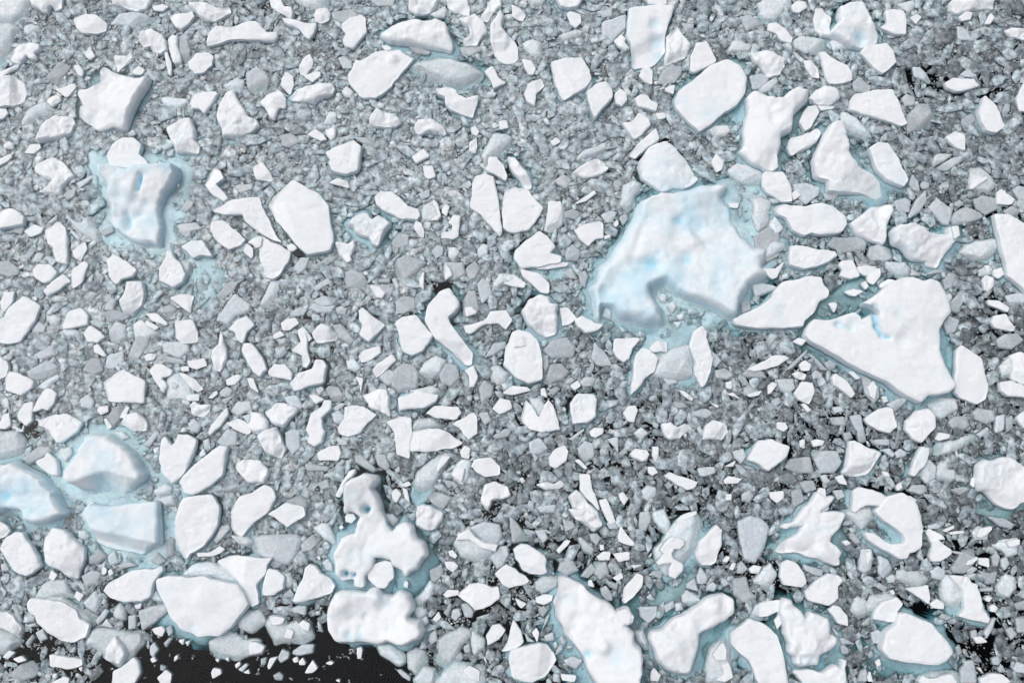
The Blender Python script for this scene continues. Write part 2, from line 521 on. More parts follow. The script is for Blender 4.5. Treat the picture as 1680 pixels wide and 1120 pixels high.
w1 1510,0 1530,-90 1580,-90 1620,-40 1650,30 1640,70 1580,30
l1 520,470 560,470 600,480 640,460 650,500 620,560 630,590 590,600 540,540 540,510
w0 1095,-30 1160,-30 1180,40 1130,55 1105,30
w2 680,920 700,895 760,950 845,1010 800,1060 740,1120 675,1080 700,1010 680,980
w2 915,1000 960,960 1050,940 1090,1000 1160,1080 1120,1140 1090,1180 1020,1210 960,1180 940,1080
w3 1105,980 1130,890 1200,800 1270,770 1330,860 1330,890 1260,960 1280,1010 1350,1100 1420,1200 1410,1265 1370,1270 1270,1170 1170,1090
w1 1365,1020 1500,980 1540,920 1640,910 1680,980 1640,1045 1590,1000 1500,1010 1400,1070 1375,1060
b2 1550,750 1600,670 1690,680 1740,700 1720,740 1620,740 1580,770
g1 740,745 860,745 910,790 850,860 770,840
w0 745,750 800,755 850,800 830,835 790,830
g1 560,670 620,650 700,660 735,740 680,790 600,760
g2 900,640 910,580 980,550 1060,580 1120,600 1060,660 980,720 910,710
g0 880,590 940,540 955,550 900,605
g1 1235,600 1360,600 1380,680 1300,720 1230,700
w0 1240,610 1270,640 1290,690 1240,720
g1 1360,850 1390,780 1440,790 1470,900 1450,950 1360,960
w0 1370,900 1410,890 1450,930 1380,960
g1 1450,740 1490,700 1540,750 1550,820 1480,880
b0 20,880 100,720 150,720 150,780 80,910
w0 165,1000 200,975 260,965 285,1000 220,1045 175,1050
w0 110,1080 160,1050 190,1080 120,1105
l1 360,1060 430,1005 490,1020 530,1080 520,1110 400,1130
w0 270,1050 310,1020 370,1100 350,1120 300,1120
g1 500,1010 560,1000 650,1120 620,1140 540,1100
g1 370,850 440,820 530,830 500,880 430,890
g0 220,930 290,890 340,910 310,950 230,960
g1 340,900 380,865 460,890 520,880 500,930 400,930
g0 1150,530 1190,485 1235,500 1225,560 1180,580
b0 1255,490 1320,500 1340,540 1290,590 1260,560
b0 1450,510 1490,475 1530,490 1520,550 1460,575
g0 880,480 940,400 1010,420 1000,490 920,515
g0 1390,620 1440,590 1475,640 1440,700 1400,720 1375,650
g0 1330,110 1400,60 1420,90 1390,120
g0 890,710 920,700 945,760 920,790
g0 800,710 880,705 880,735 810,735
g0 240,640 290,570 350,570 330,640 280,680
g0 360,770 470,700 500,730 400,790
g0 1060,150 1140,120 1140,170 1090,190
g0 1180,440 1210,440 1215,475 1190,475
w0 200,490 240,480 270,510 240,530 210,520
w0 1090,670 1105,665 1100,780 1085,770 1070,720
g0 520,900 560,885 600,910 580,945 530,940
g0 910,860 960,820 1040,830 1050,900 960,940 920,920
T 2 1
l3 -30,-100 20,-90 60,-30 120,30 130,110 90,120 60,60 0,-20
l3 850,180 940,150 1100,130 1200,100 1260,80 1380,75 1430,90 1390,160 1400,180 1440,240 1480,330 1500,400 1600,490 1700,500 1650,620 1700,680 1580,740 1500,880 1480,960 1420,960 1340,900 1200,850 1120,820 1010,730 960,740 910,760 930,830 990,900 1000,1010 900,1000 780,980 700,970 660,900 590,880 580,980 550,960 540,850 510,760 560,700 580,620 640,570 700,470 760,370 #berg
l1 400,10 440,-20 500,-60 560,-80 640,-30 600,20 480,50
l2 840,20 840,-60 900,-160 1000,-190 1080,-150 1130,-80 1200,10 1210,60 1130,110 1060,100 990,130 900,80 850,50
w0 1120,100 1200,35 1220,60 1170,100 1130,115
b1 1420,0 1480,-50 1560,-40 1640,10 1655,60 1600,130 1550,120 1490,60
b1 1540,130 1620,150 1700,200 1680,350 1620,390 1580,300 1600,260
w0 215,390 240,200 320,200 325,240 290,390 240,400
g1 210,390 330,200 350,240 330,360 260,410
w2 20,520 100,450 180,390 230,430 285,500 250,540 330,560 320,600 160,630 60,640 20,580
w0 150,620 280,595 370,605 360,625 240,645 165,645
w1 55,645 120,660 180,680 240,740 240,800 190,800 130,740 70,690
w0 -60,680 20,690 90,740 80,765 0,760 -60,740
g1 345,560 360,500 400,480 460,540 430,590 360,590
w1 410,390 460,360 570,325 600,340 600,440 550,450 500,490 450,450
w0 600,430 640,420 650,435 610,450
b1 735,90 800,65 850,80 840,130 800,150 800,230 760,280 705,220 720,160
g0 580,290 640,260 690,270 660,340 620,345
g0 700,310 750,270 765,310 730,360
g0 670,70 700,55 725,80 700,140 665,120
w0 665,350 690,320 700,350 680,370
l3 75,920 120,840 190,810 240,820 250,870 300,880 290,1060 220,1080 150,1040 100,980
w0 310,900 360,895 430,970 370,1010 330,1020
w2 415,980 460,950 540,1000 600,1010 560,1050 480,1060 430,1020
g0 440,680 480,650 500,690 480,770 445,740
g1 355,640 400,640 430,710 380,710 350,680
w1 1200,1120 1270,1040 1280,1070 1260,1130 1220,1170
w2 1450,970 1640,880 1700,840 1720,790 1770,730 1880,710 1960,690 2030,700 2040,740 2080,790 2070,830 2020,850 1980,930 1920,980 1910,1020 1760,1030 1600,1030 1460,1010
g0 1590,430 1680,370 1760,410 1750,560 1680,600 1600,560
g1 1575,750 1640,740 1720,750 1750,770 1600,830
b0 960,830 990,800 1020,820 1010,870 975,860
b0 1010,880 1060,850 1085,890 1050,940
b0 1080,950 1130,930 1130,970 1100,980
b0 1060,990 1120,990 1090,1040
b0 590,960 620,880 650,900 650,980
w0 0,1090 60,1080 120,1110 80,1150 10,1160
g1 280,60 340,20 400,60 360,120 300,90
g0 340,270 400,250 460,280 420,320 350,310
w0 450,190 540,130 555,150 480,200 410,220
g0 1500,860 1560,850 1570,910 1510,940
w0 1420,210 1490,215 1480,245 1430,240
T 3 1
l3 340,-170 410,-320 490,-300 530,-200 540,-100 620,-20 700,10 750,60 780,150 740,160 650,130 520,130 400,125 400,60 320,30 310,-80
w2 665,-150 720,-185 790,-180 850,-90 920,60 890,105 780,60 720,0 680,-100
w1 -30,10 100,10 150,100 160,200 100,200 0,150 -40,100
w0 150,150 180,130 215,160 170,195
w2 50,240 100,220 230,235 350,212 420,235 510,300 520,350 480,400 350,420 280,405 240,430 160,390 120,310 60,280
l2 550,340 620,290 680,230 820,220 830,260 790,340 765,470 680,450 590,400
l3 815,400 850,360 950,350 1010,380 1050,410 1100,410 1190,420 1195,370 1240,380 1255,440 1170,540 1130,625 1060,610 1060,580 960,570 890,500 830,470
w2 145,490 230,490 340,520 440,530 455,560 400,600 320,625 220,640 140,620
g1 655,560 670,500 740,475 810,510 820,570 780,590 680,590
w1 465,620 480,590 555,585 600,690 540,710 470,690 490,650
w0 580,630 640,620 715,630 640,690 590,660
w0 645,690 690,640 735,640 740,690 690,750 650,730
w0 610,740 640,725 660,760 640,780
b1 770,590 900,600 945,640 935,700 880,700 780,640
w0 730,750 790,710 835,720 800,750 740,770
w0 500,795 560,775 630,790 570,825 530,815
w0 395,870 440,860 455,880 435,930
w3 615,870 700,820 800,740 870,710 940,700 1020,725 1060,710 1120,730 1150,780 1180,860 1200,930 1150,990 1120,1050 1120,1110 1120,1180 1160,1290 1235,1400 1190,1450 1050,1475 1005,1520 900,1470 780,1380 600,1300 430,1200 300,1130 240,1080 250,1030 300,975 400,985 520,940 570,930 600,960 605,985 690,930 720,960 725,930 700,900 #slab
b0 1170,800 1200,800 1215,830 1195,870 1175,840
w2 1480,285 1580,285 1700,360 1720,820 1640,740 1570,690 1560,600 1530,500 1500,360
g1 1050,240 1110,170 1170,220 1220,250 1190,360 1150,350
g1 1195,320 1230,270 1300,235 1390,270 1420,300 1350,330 1220,360
g1 925,290 970,190 1040,125 1045,200 1000,270 930,310
g0 830,200 900,175 940,195 930,270 850,270
b1 1320,30 1330,-30 1400,-30 1470,40 1500,90 1450,140 1380,125 1320,120
w0 1320,110 1350,60 1430,40 1440,50 1370,105 1330,125
w0 1500,140 1530,120 1620,190 1600,220 1500,220
g0 1545,265 1600,230 1660,260 1640,300 1570,295
g0 1225,210 1260,190 1290,215 1260,240 1230,230
g0 1000,90 1020,65 1060,80 1060,115 1015,120
g0 925,90 950,20 990,70 1000,130 960,130
b2 1270,530 1310,480 1400,460 1500,450 1520,500 1490,590 1400,580 1330,560
b0 1380,650 1440,620 1480,640 1470,680 1390,690
w0 1480,650 1530,635 1550,680 1510,710 1480,690
l0 1405,720 1430,685 1480,700 1490,750 1450,800 1420,780
w0 1440,850 1510,850 1580,900 1570,925 1450,880
w1 1465,990 1490,950 1560,940 1620,1030 1610,1050 1490,1030
g0 1570,960 1610,940 1620,1000
g1 1155,1000 1190,950 1260,980 1240,1060 1180,1070
g1 1560,820 1640,800 1700,810 1700,870 1580,870
g1 1150,720 1190,665 1240,680 1210,770 1160,780
g1 1200,860 1270,780 1290,850 1260,930 1200,920
g0 940,640 1010,670 1000,690 940,690
g1 1030,680 1100,645 1170,660 1080,680
w0 1420,620 1450,620 1475,650 1440,670
g0 160,90 240,80 340,110 330,160 250,220 190,170
g0 360,150 410,130 470,150 450,190 380,195
w0 -60,640 50,640 110,590 60,700 30,710
b1 -40,560 40,460 110,480 110,500 50,550 -20,610
g0 390,490 430,430 520,440 600,430 650,470 640,520 500,540
w0 1200,370 1240,365 1255,430 1220,450
g1 1500,1110 1560,1070 1640,1070 1680,1110 1600,1170 1520,1160
g1 1600,120 1640,95 1700,110 1700,190 1650,190
b0 10,350 50,300 110,380 60,420 15,400
w0 160,1120 200,1095 260,1110 220,1150
g0 1350,190 1420,160 1500,180 1520,240 1430,290 1370,250
## 2
T 0 2
w1 -60,100 0,100 50,130 60,180 40,230 0,250 -60,250
w1 40,240 60,195 130,210 215,260 210,300 140,355 40,320
w1 215,460 250,380 300,310 340,310 375,345 350,410 310,450 280,440
w1 115,480 160,405 215,395 210,520 170,555 120,510
w0 0,540 20,480 60,465 70,550 30,575 -20,560
l0 90,550 140,580 155,540 150,590 110,590
g1 170,200 300,115 380,160 380,200 270,250 200,255
b0 240,290 370,210 380,240 300,310 250,310
g1 210,90 350,10 370,90 260,120
w0 615,30 640,15 700,90 680,100 620,70
g1 830,150 850,60 880,0 900,-60 990,-40 970,20 900,130 870,190
w0 945,100 970,80 1030,80 1010,120 960,130
g1 1065,30 1090,0 1230,0 1245,60 1180,110 1070,70
w1 980,190 1020,150 1060,150 1130,190 1120,220 1060,240 1100,290 1070,340 1010,250
w0 1170,200 1220,215 1280,250 1330,310 1290,330 1240,290
b1 1120,210 1170,200 1240,290 1250,370 1100,370 1080,300
w0 1220,375 1250,345 1310,345 1305,390 1230,390
w1 675,270 810,180 880,225 955,260 950,330 945,405 850,400 710,395
l1 1380,100 1400,50 1430,20 1440,-80 1460,-20 1490,110 1440,200 1400,180
w2 1585,60 1600,10 1650,10 1720,110 1750,180 1700,230 1660,200 1620,120
w0 1480,250 1560,215 1590,230 1540,285 1490,285
w0 1620,240 1660,240 1700,340 1640,300
l0 1245,420 1270,395 1300,410 1385,410 1370,460 1330,495 1260,480
w1 1365,600 1380,560 1490,430 1495,480 1440,560 1375,615
w1 250,520 370,475 440,480 545,530 500,590 400,665 370,665 320,580 255,550
w0 1480,535 1560,505 1620,530 1650,590 1630,610 1540,580
g1 1590,490 1680,460 1740,560 1700,610 1650,600 1620,530
l1 790,530 830,480 900,460 960,530 960,580 870,590 800,550
g1 540,190 590,110 650,110 680,190 620,220
g1 700,90 810,60 815,130 740,180 690,170
w0 680,510 700,500 735,560 710,575
g1 700,500 740,430 800,410 825,430 780,520 740,570
w0 635,450 650,425 710,420 710,460 660,485
w0 780,500 830,425 850,430 820,500
g1 520,380 580,340 620,390 600,440 530,430
b2 -60,600 110,585 150,650 145,740 60,770 -60,790
g1 140,770 250,685 320,690 340,720 250,770 190,800
w1 230,790 290,760 310,725 370,780 385,880 340,880 250,810
b0 380,710 460,690 470,730 430,790 400,760
l3 -100,820 0,820 80,790 190,850 290,910 340,970 400,1080 430,1130 300,1190 200,1200 130,1180 110,1120 20,1110 -10,1130 -100,1140
l3 430,850 480,780 530,680 560,610 700,595 740,630 830,690 900,780 950,870 935,920 850,970 780,1010 650,995 460,950 430,910
w2 1045,770 1060,640 1080,620 1130,680 1160,640 1170,605 1220,610 1290,645 1270,730 1230,820 1190,890 1135,930 1060,860
w2 1175,920 1200,880 1300,790 1400,710 1450,680 1495,690 1480,780 1460,870 1380,940 1270,1010 1220,1000
w2 1165,1110 1200,1030 1280,1010 1390,1005 1440,1080 1440,1120 1430,1180 1400,1260 1340,1340 1250,1390 1225,1430 1200,1410 1150,1300 1145,1180
l1 1540,820 1590,780 1700,780 1760,850 1730,930 1620,920 1560,860
w2 1515,1110 1570,1020 1650,995 1730,940 1790,960 1810,1020 1760,1110 1680,1180 1620,1230 1580,1280 1540,1260 1515,1220
g1 1420,660 1490,570 1560,600 1550,680 1480,690
b0 750,590 810,590 850,630 800,650
w0 550,1100 600,1050 620,1060 590,1110
b1 1000,980 1080,935 1130,960 1110,1000 1020,1005
b2 1020,1030 1140,1000 1150,1080 1080,1080
g0 1080,90 1200,120 1220,150 1100,140
w0 1230,130 1340,110 1360,160 1290,180 1240,165
w0 1185,165 1240,160 1240,195 1190,195
b0 1120,260 1180,290 1150,320 1125,300
g0 1510,460 1560,390 1640,390 1650,440 1560,490
g0 1440,330 1490,295 1530,320 1500,365 1450,360
g0 1440,385 1540,350 1480,415
w0 1365,370 1420,320 1430,340 1390,375
g1 1230,540 1270,500 1320,550 1300,600 1250,590
g1 1330,650 1370,630 1385,700 1340,720
w0 1305,740 1335,700 1350,740 1320,755
b0 1000,700 1040,685 1045,740 1010,740
g0 940,680 1020,580 1050,600 980,690
T 1 2
w1 80,200 120,150 190,150 235,205 230,255 180,240 90,230
w1 235,60 290,0 270,-60 330,-60 340,60 350,130 330,165 300,160 305,90
w2 225,275 280,205 370,180 390,120 440,120 465,160 440,270 360,290 250,320
w0 670,100 700,60 810,30 820,70 760,120 690,140
w1 760,190 800,140 890,85 915,120 850,190 790,240
g1 800,230 870,180 920,200 900,280 860,290
g2 900,190 960,140 1040,150 1070,220 1060,300 940,330 890,290
b1 1070,190 1110,130 1180,90 1245,130 1210,200 1140,245 1080,220
g1 1200,210 1250,140 1320,160 1335,240 1280,295 1220,270
w1 1370,190 1430,155 1455,230 1430,300 1400,300 1400,230
g1 1500,105 1560,10 1640,0 1640,40 1560,90
w2 1625,150 1640,40 1680,-60 1720,-80 1800,-60 1850,0 1880,130 1880,250 1790,275 1700,230
b0 590,120 640,110 690,170 650,200 600,180
w0 650,230 705,240 685,350 680,290
g0 455,310 480,290 540,300 575,350 560,395 500,395
w0 345,350 400,350 450,380 390,410
b0 390,310 430,290 450,320 410,355
l2 60,460 130,400 180,400 270,440 240,490 180,550 110,530 80,500
g1 180,360 270,350 310,430 240,480
w2 325,580 360,470 430,430 450,385 490,390 490,440 430,500 440,570 455,590 430,660 380,685 340,660 350,620
w1 540,570 580,500 580,430 620,420 700,430 795,480 740,530 680,600 600,620 545,600
l1 695,350 760,320 850,310 880,360 880,490 800,450 740,430
w2 930,370 1050,325 1200,350 1180,390 1100,430 1000,440 945,450
b1 1000,320 1150,290 1260,340 1180,370
w1 1110,470 1170,420 1330,430 1350,470 1310,510 1180,500
b0 490,470 540,450 580,490 560,550 510,530
w1 1285,540 1420,465 1450,490 1455,600 1400,640 1360,610 1350,580
w1 855,530 950,490 1020,500 1020,600 1005,770 920,740 915,600
w1 1010,590 1130,570 1200,575 1270,600 1360,665 1280,700 1130,720 1010,720
b2 1030,540 1060,510 1150,500 1230,560 1130,570 1015,585
w1 1550,440 1600,375 1670,385 1680,440 1600,480
l1 -40,460 30,470 75,520 70,570 0,590 -60,560
l2 0,620 50,580 130,560 160,640 190,700 160,770 60,720
g1 190,600 240,570 290,580 290,700 240,740 195,680
w1 400,730 480,690 540,680 560,730 540,780 410,780
g0 520,620 600,650 600,680 540,680
w0 1340,720 1370,685 1410,700 1400,770 1350,760
b1 1300,830 1350,760 1410,780 1390,900 1350,940 1290,890
w0 1280,870 1320,825 1370,830 1350,920
w1 1410,820 1430,770 1540,765 1600,820 1600,870 1500,890 1440,850
b2 1020,990 1060,860 1150,780 1250,740 1270,760 1220,850 1120,1000 1050,1090
w0 1190,820 1220,750 1275,755 1240,800 1190,860
g0 1115,1020 1180,980 1290,1020 1230,1100 1180,1080
l1 1470,1020 1500,940 1570,920 1650,950 1670,1010 1550,1040 1520,1110 1480,1050
l3 570,1120 580,1040 585,940 620,900 700,870 760,880 790,880 800,910 760,960 800,1010 815,1110 840,1150 855,1210 890,1250 920,1210 980,1190 1020,1210 1050,1290 1100,1330 1125,1390 1080,1430 1060,1490 1000,1520 980,1540 960,1500 900,1470 880,1430 830,1420 775,1410 760,1450 710,1540 700,1610 645,1600 640,1560 560,1570 520,1520 525,1470 510,1390 550,1320 560,1285 650,1270 660,1200 680,1150 620,1110 #holes
w0 890,990 920,960 955,1000 920,1060 895,1030
w0 960,960 990,970 1010,1060 980,1030
g1 645,750 690,740 790,840 770,860 650,790
g1 780,740 850,740 880,820 860,850 800,810
g0 910,840 940,815 950,850 920,865
g1 320,800 480,820 470,850 330,850
g0 515,820 560,770 590,780 540,840
l1 520,1010 560,920 610,850 650,840 640,870 580,930 570,980 540,1020
g1 100,1120 200,1050 290,990 330,1050 330,1120 220,1130
g1 1460,300 1500,250 1560,290 1550,350 1480,410
b1 1530,170 1570,140 1660,210 1640,270 1580,280 1530,230
g1 1550,620 1640,570 1680,580 1660,620 1580,640
g0 1220,900 1300,920 1330,950 1270,975
g1 400,930 470,900 490,960 430,975
g0 490,440 560,400 590,410 530,460
g0 1460,470 1520,460 1550,520 1500,550
w0 945,940 1000,915 1020,940 980,955
T 2 2
w1 660,60 670,-20 840,-20 790,40 770,110 730,135 690,110
w2 780,350 780,290 800,230 800,150 820,80 850,45 900,50 960,110 930,200 870,240 830,310
w1 900,50 950,-10 1020,0 1015,70 980,60 930,70
w2 1165,30 1190,-60 1250,-100 1300,50 1315,120 1300,200 1270,280 1245,300 1200,210 1205,140 
b3 1020,60 1170,20 1200,140 1200,260 1100,260 920,230 960,110
w1 60,500 90,385 130,420 165,490 180,500 215,410 240,380 280,450 320,580 200,590 110,570 70,530
b1 110,360 190,370 215,420 180,500 130,430
w2 385,400 430,340 530,350 555,380 550,490 490,530 400,540 385,460
w0 510,590 540,565 600,570 600,600 550,630 520,620
w1 245,770 280,710 340,680 370,720 360,780 290,830 250,815
w1 730,470 760,420 810,420 825,450 800,530 760,520
l1 980,540 1040,520 1090,560 1140,545 1155,580 1100,630 1040,640 990,590
b1 800,600 850,560 900,600 850,650
l1 1255,640 1270,560 1320,510 1400,540 1430,590 1380,650 1320,640
l1 780,740 810,705 880,710 905,740 890,780 850,790 800,760
w0 925,690 960,690 960,740 940,790 920,750
w1 1000,880 1040,860 1220,920 1200,960 1150,975 1080,940
w2 1550,770 1590,690 1620,650 1700,640 1740,660 1820,690 1800,750 1740,810 1680,850 1620,810
w1 445,870 510,870 525,960 560,1050 575,1110 500,1040 450,980
l2 380,1020 420,970 460,1000 500,1060 560,1110 590,1200 540,1240 440,1170 470,1110 400,1090
w0 570,1040 620,1025 660,1120 680,1180 640,1200 600,1130
w0 700,1000 730,985 765,1030 735,1075 710,1040
w0 190,310 215,305 235,370 190,350
w0 0,290 100,300 125,320 60,340 0,350 -60,340
g1 220,250 250,150 320,140 380,200 330,250 240,280
g0 200,95 240,90 245,160 220,210 200,170
g1 440,270 480,230 560,235 530,290 470,300
w0 380,290 430,250 450,290 410,320
g0 240,320 290,290 320,310 270,360
g1 430,700 480,650 540,670 540,760 480,790 440,740
w0 410,780 440,770 495,825 480,840
l1 160,940 220,920 280,940 320,910 340,940 310,960 220,970
b0 850,980 890,940 950,960 950,1010 900,1050 860,1030
w0 890,820 930,820 960,860 920,880 895,860
w0 1545,180 1680,110 1700,90 1790,90 1820,110 1740,160 1590,200 
g1 1220,830 1330,820 1340,860 1260,890 1225,880
g1 1460,800 1500,810 1585,880 1570,905 1500,870
w0 1390,910 1420,880 1510,900 1480,930 1400,935
w0 1395,820 1470,780 1450,820
g1 1450,720 1520,700 1540,750 1510,800 1460,760
w0 1405,345 1450,335 1500,380 1460,360
g1 1330,190 1400,170 1460,220 1420,250 1340,240
g1 1310,60 1350,90 1380,130 1340,170 1310,150
w1 1100,320 1130,325 1190,370 1180,390 1120,350
g1 990,240 1060,230 1090,270 1030,290
g1 1050,400 1100,380 1160,430 1080,440
g1 1180,460 1280,440 1330,470 1280,500 1200,490
w0 1300,400 1360,420 1345,435
w0 1405,265 1445,260 1440,315 1405,305
g1 1520,300 1600,290 1640,330 1590,370 1520,350
w0 1540,350 1640,320 1620,355 1560,365
g1 1590,130 1500,230 1680,240
g1 150,1080 290,1070 280,1120 180,1120
g1 540,0 620,80 660,160 560,160 520,110
g1 200,60 260,-10 360,-30 420,30 400,100 260,110
g1 110,660 180,630 240,700 180,740 120,730
g0 370,640 470,570 480,580 400,650
g0 130,720 180,760 150,790
w0 50,900 70,890 85,915 65,930
g0 700,620 620,640 680,700 700,760
g1 1510,1000 1560,975 1590,1010 1560,1060 1510,1040
w0 1410,1000 1440,1000 1440,1040 1400,1040
g1 100,1090 110,1040 150,1050 140,1120
T 3 2
w1 1225,200 1230,60 1270,25 1330,60 1400,110 1420,190 1440,280 1430,380 1370,410 1260,370 1225,330
w1 900,520 970,450 1050,440 1100,490 1100,560 1050,610 1010,665 950,640 900,580
b1 1065,410 1150,365 1240,380 1250,440 1200,470 1140,500 1080,460
w1 635,510 720,440 780,430 820,440 850,560 800,600 720,580 650,540
w0 170,340 220,265 290,270 305,330 270,410 200,380
l0 155,210 200,195 250,215 240,250 190,240
w1 415,240 440,210 520,260 570,340 550,370 500,330 430,280
w0 655,300 690,260 715,300 700,380 670,360
g1 615,230 650,230 730,300 735,370 700,410 640,350
l2 500,860 530,760 540,660 570,650 640,690 745,730 700,790 660,870 600,880
w2 930,870 960,770 1010,690 1060,700 1040,790 960,885
b1 1050,680 1180,660 1370,605 1370,650 1240,710 1110,760 1060,740
b1 1110,870 1130,800 1180,780 1190,840 1230,840 1245,890 1180,945 1120,920
g1 980,860 1060,770 1110,820 1100,900 1040,930
w2 550,1110 560,980 600,950 740,990 815,1050 750,1080 640,1070 570,1120
l2 1370,910 1380,810 1420,780 1490,780 1540,750 1600,755 1700,830 1760,900 1760,1000 1700,1040 1620,1100 1550,1080 1490,1050 1430,980 1390,970
w1 215,1100 300,1020 340,960 375,965 380,1020 425,1010 420,1040 390,1050 400,1100 350,1130 280,1150 230,1140
w1 1630,500 1700,440 1740,500 1700,560 1680,570
l1 1590,90 1660,70 1740,100 1740,280 1680,280 1610,240 1620,150
b1 1530,160 1590,100 1620,160 1610,240 1540,230
w1 1520,270 1590,255 1740,320 1740,370 1580,360 1530,320
g1 1350,460 1380,430 1480,450 1500,510 1440,540 1360,510
g1 1185,530 1230,490 1310,490 1330,550 1290,580 1210,570
g1 1490,580 1500,490 1560,475 1550,580 1500,600
g1 1560,500 1610,480 1610,570 1570,600
g1 1370,610 1440,560 1460,580 1400,630
w0 1095,640 1120,595 1195,610 1190,635 1120,650
g1 115,820 150,770 280,755 300,860 200,860 130,840
g1 280,710 460,720 485,790 440,860 350,860 310,790
w1 750,850 790,860 800,890 760,880
w0 840,950 870,920 880,960 850,980
g1 920,980 950,940 1030,940 1050,980 1010,1005
w0 885,1030 930,1010 975,1040 960,1070 900,1050
w0 280,650 320,640 370,650 360,680 300,690
w0 210,650 240,640 240,700 210,690
g1 540,490 610,480 650,650 610,660 570,560
g1 265,80 300,90 400,190 350,190
g1 110,190 160,140 260,50 250,80 160,180
w0 205,150 240,120 285,150 270,190 220,190
g1 285,220 310,180 340,200 340,240 300,250
g1 370,140 410,120 455,150 440,185 400,190
w0 525,200 560,195 605,240 580,250
w0 215,410 240,405 285,450 260,465
g1 740,710 800,700 835,740 820,760
g1 670,640 800,640 800,680 700,680
g1 835,730 870,700 920,730 900,760 850,765
w0 745,360 780,360 790,395 760,400
g1 780,410 870,370 920,370 900,410 840,460
w0 60,530 110,530 130,570 100,590 60,570
g1 400,500 500,490 520,550 430,550
g1 490,600 540,590 560,630 510,660
w0 10,990 100,980 100,1030 60,1060 20,1030
g1 150,980 220,960 240,1050 170,1090
g1 200,920 300,910 320,970 250,990
g1 430,980 490,970 510,1020 460,1040
g1 1200,970 1300,950 1330,970 1260,1010
w0 1330,940 1340,890 1360,900 1350,960
g0 340,880 380,870 410,920 370,935
w0 440,890 490,870 520,940 470,930
b0 1230,790 1240,700 1255,760
g1 60,250 170,240 180,310 130,350 80,320
w0 0,290 30,265 60,280 20,340 0,345
g1 20,390 80,360 90,400 50,430
g1 420,430 490,420 500,460 440,470
## 3
T 0 3
w1 -40,60 0,60 50,90 65,120 30,160 -40,180
w2 0,240 40,160 100,130 150,140 200,220 240,290 265,350 230,385 170,420 90,380 40,310
l2 280,250 290,180 320,130 340,95 400,105 460,140 500,210 545,240 540,310 510,380 490,435 430,420 380,380 310,350 280,320
w3 540,0 600,-60 720,-40 860,-60 1030,-70 1040,40 1050,200 980,230 920,275 800,250 680,230 620,200 600,110
w2 680,515 720,460 840,390 960,370 1010,370 1060,355 1070,380 1010,450 980,550 930,580 820,590 720,550
w3 1028,440 1100,415 1230,430 1340,420 1400,440 1500,470 1570,480 1610,560 1630,600 1560,690 1520,750 1430,810 1300,810 1200,770 1130,700 1080,600 1040,520
w2 1415,325 1500,285 1640,285 1720,300 1800,290 1750,340 1740,410 1680,470 1700,600 1650,620 1600,540 1560,450 1480,380
w2 178,595 200,565 270,570 400,585 500,640 520,700 590,730 560,820 480,850 400,840 310,790 250,730 230,670 185,640
b2 270,565 400,555 480,620 560,660 620,740 590,770 520,700 490,640 400,590
b2 540,870 600,780 700,765 820,790 920,790 930,860 860,950 780,1000 700,970 630,910
l2 720,850 750,810 800,880 820,930 780,990 700,960 690,890
w1 320,930 540,960 540,1000 450,1030 330,1010
g1 60,1060 130,1000 200,980 250,1030 230,1080 100,1120
w1 740,1120 745,1040 820,1000 880,955 910,980 920,1050 880,1120 820,1170 740,1150
w0 1030,1085 1090,1035 1125,1060 1115,1120 1060,1130
w0 330,1120 420,1075 455,1090 440,1140
b1 230,550 270,480 340,440 420,450 480,560 400,550 280,570
w0 320,430 340,380 375,410 350,450
w0 485,555 500,515 550,540 520,585
b1 545,590 620,515 655,560 645,640 620,660 560,620
b1 735,640 780,600 820,640 815,705 760,700 735,680
g0 625,710 690,630 715,645 690,690 640,740
g1 840,680 895,670 890,760 840,770
g1 905,650 1000,610 1100,605 1100,650 1020,720 930,775
b0 985,560 1020,510 1060,570 1060,590 1000,580
g0 660,745 700,695 745,760
w0 1000,765 1060,745 1085,770 1060,815 1020,800
g0 1085,760 1120,740 1135,790 1105,815
b1 1370,850 1500,780 1540,800 1600,840 1700,840 1720,920 1640,930 1570,970 1490,950 1420,950 1375,900
b1 1540,705 1620,650 1700,645 1740,720 1650,790 1570,760
w0 1290,265 1380,260 1440,220 1475,240 1450,265 1380,290 1300,290
g1 1400,180 1450,90 1500,80 1510,110 1450,180 1420,205
b0 510,120 560,120 585,160 560,190 510,160
g0 490,180 530,165 545,200 510,215
w0 665,375 680,355 700,370 695,400 670,410
w0 710,385 730,370 745,400 720,415
g1 530,420 600,375 660,400 640,470 560,490
g1 580,290 660,250 700,290 640,340 580,340
g1 700,290 750,250 780,330 720,350
g1 760,350 850,320 900,350 800,370
g1 985,320 1030,260 1090,320 1040,350
g1 1090,200 1110,160 1145,180 1140,280 1090,300
b1 1500,150 1600,150 1690,190 1690,240 1560,210
b1 1200,400 1280,340 1400,330 1500,380 1560,460 1480,460 1400,430 1330,410 1220,420
l2 -60,670 40,655 80,690 130,760 120,830 60,780 -60,740
b2 -80,740 0,740 90,830 120,850 60,900 20,930 -80,940
g0 230,790 280,760 310,830 260,850
g1 155,740 230,725 245,750 190,755
g1 160,860 210,800 225,820 180,890
w0 15,950 60,905 100,920 50,960
w0 85,960 140,940 175,970 120,985
g0 450,920 480,880 500,885 490,920
w0 515,1020 540,1010 535,1045
g1 70,610 110,600 150,720 120,720
g0 0,340 40,330 60,380 10,390
g1 980,880 1010,850 1040,900 1000,950 980,930
g0 1070,860 1110,820 1130,830 1090,890
w0 1170,840 1210,830 1200,870
w0 1215,850 1250,840 1230,880
w0 985,960 1010,945 1030,975 1000,985
g0 1050,1000 1090,1010 1080,1040 1050,1035
w0 1145,945 1170,930 1165,960 1140,980
w0 1385,1050 1400,1020 1450,1030 1455,1060 1395,1090
w0 1540,1000 1570,975 1580,1000 1550,1025
w0 1410,960 1440,960 1430,985
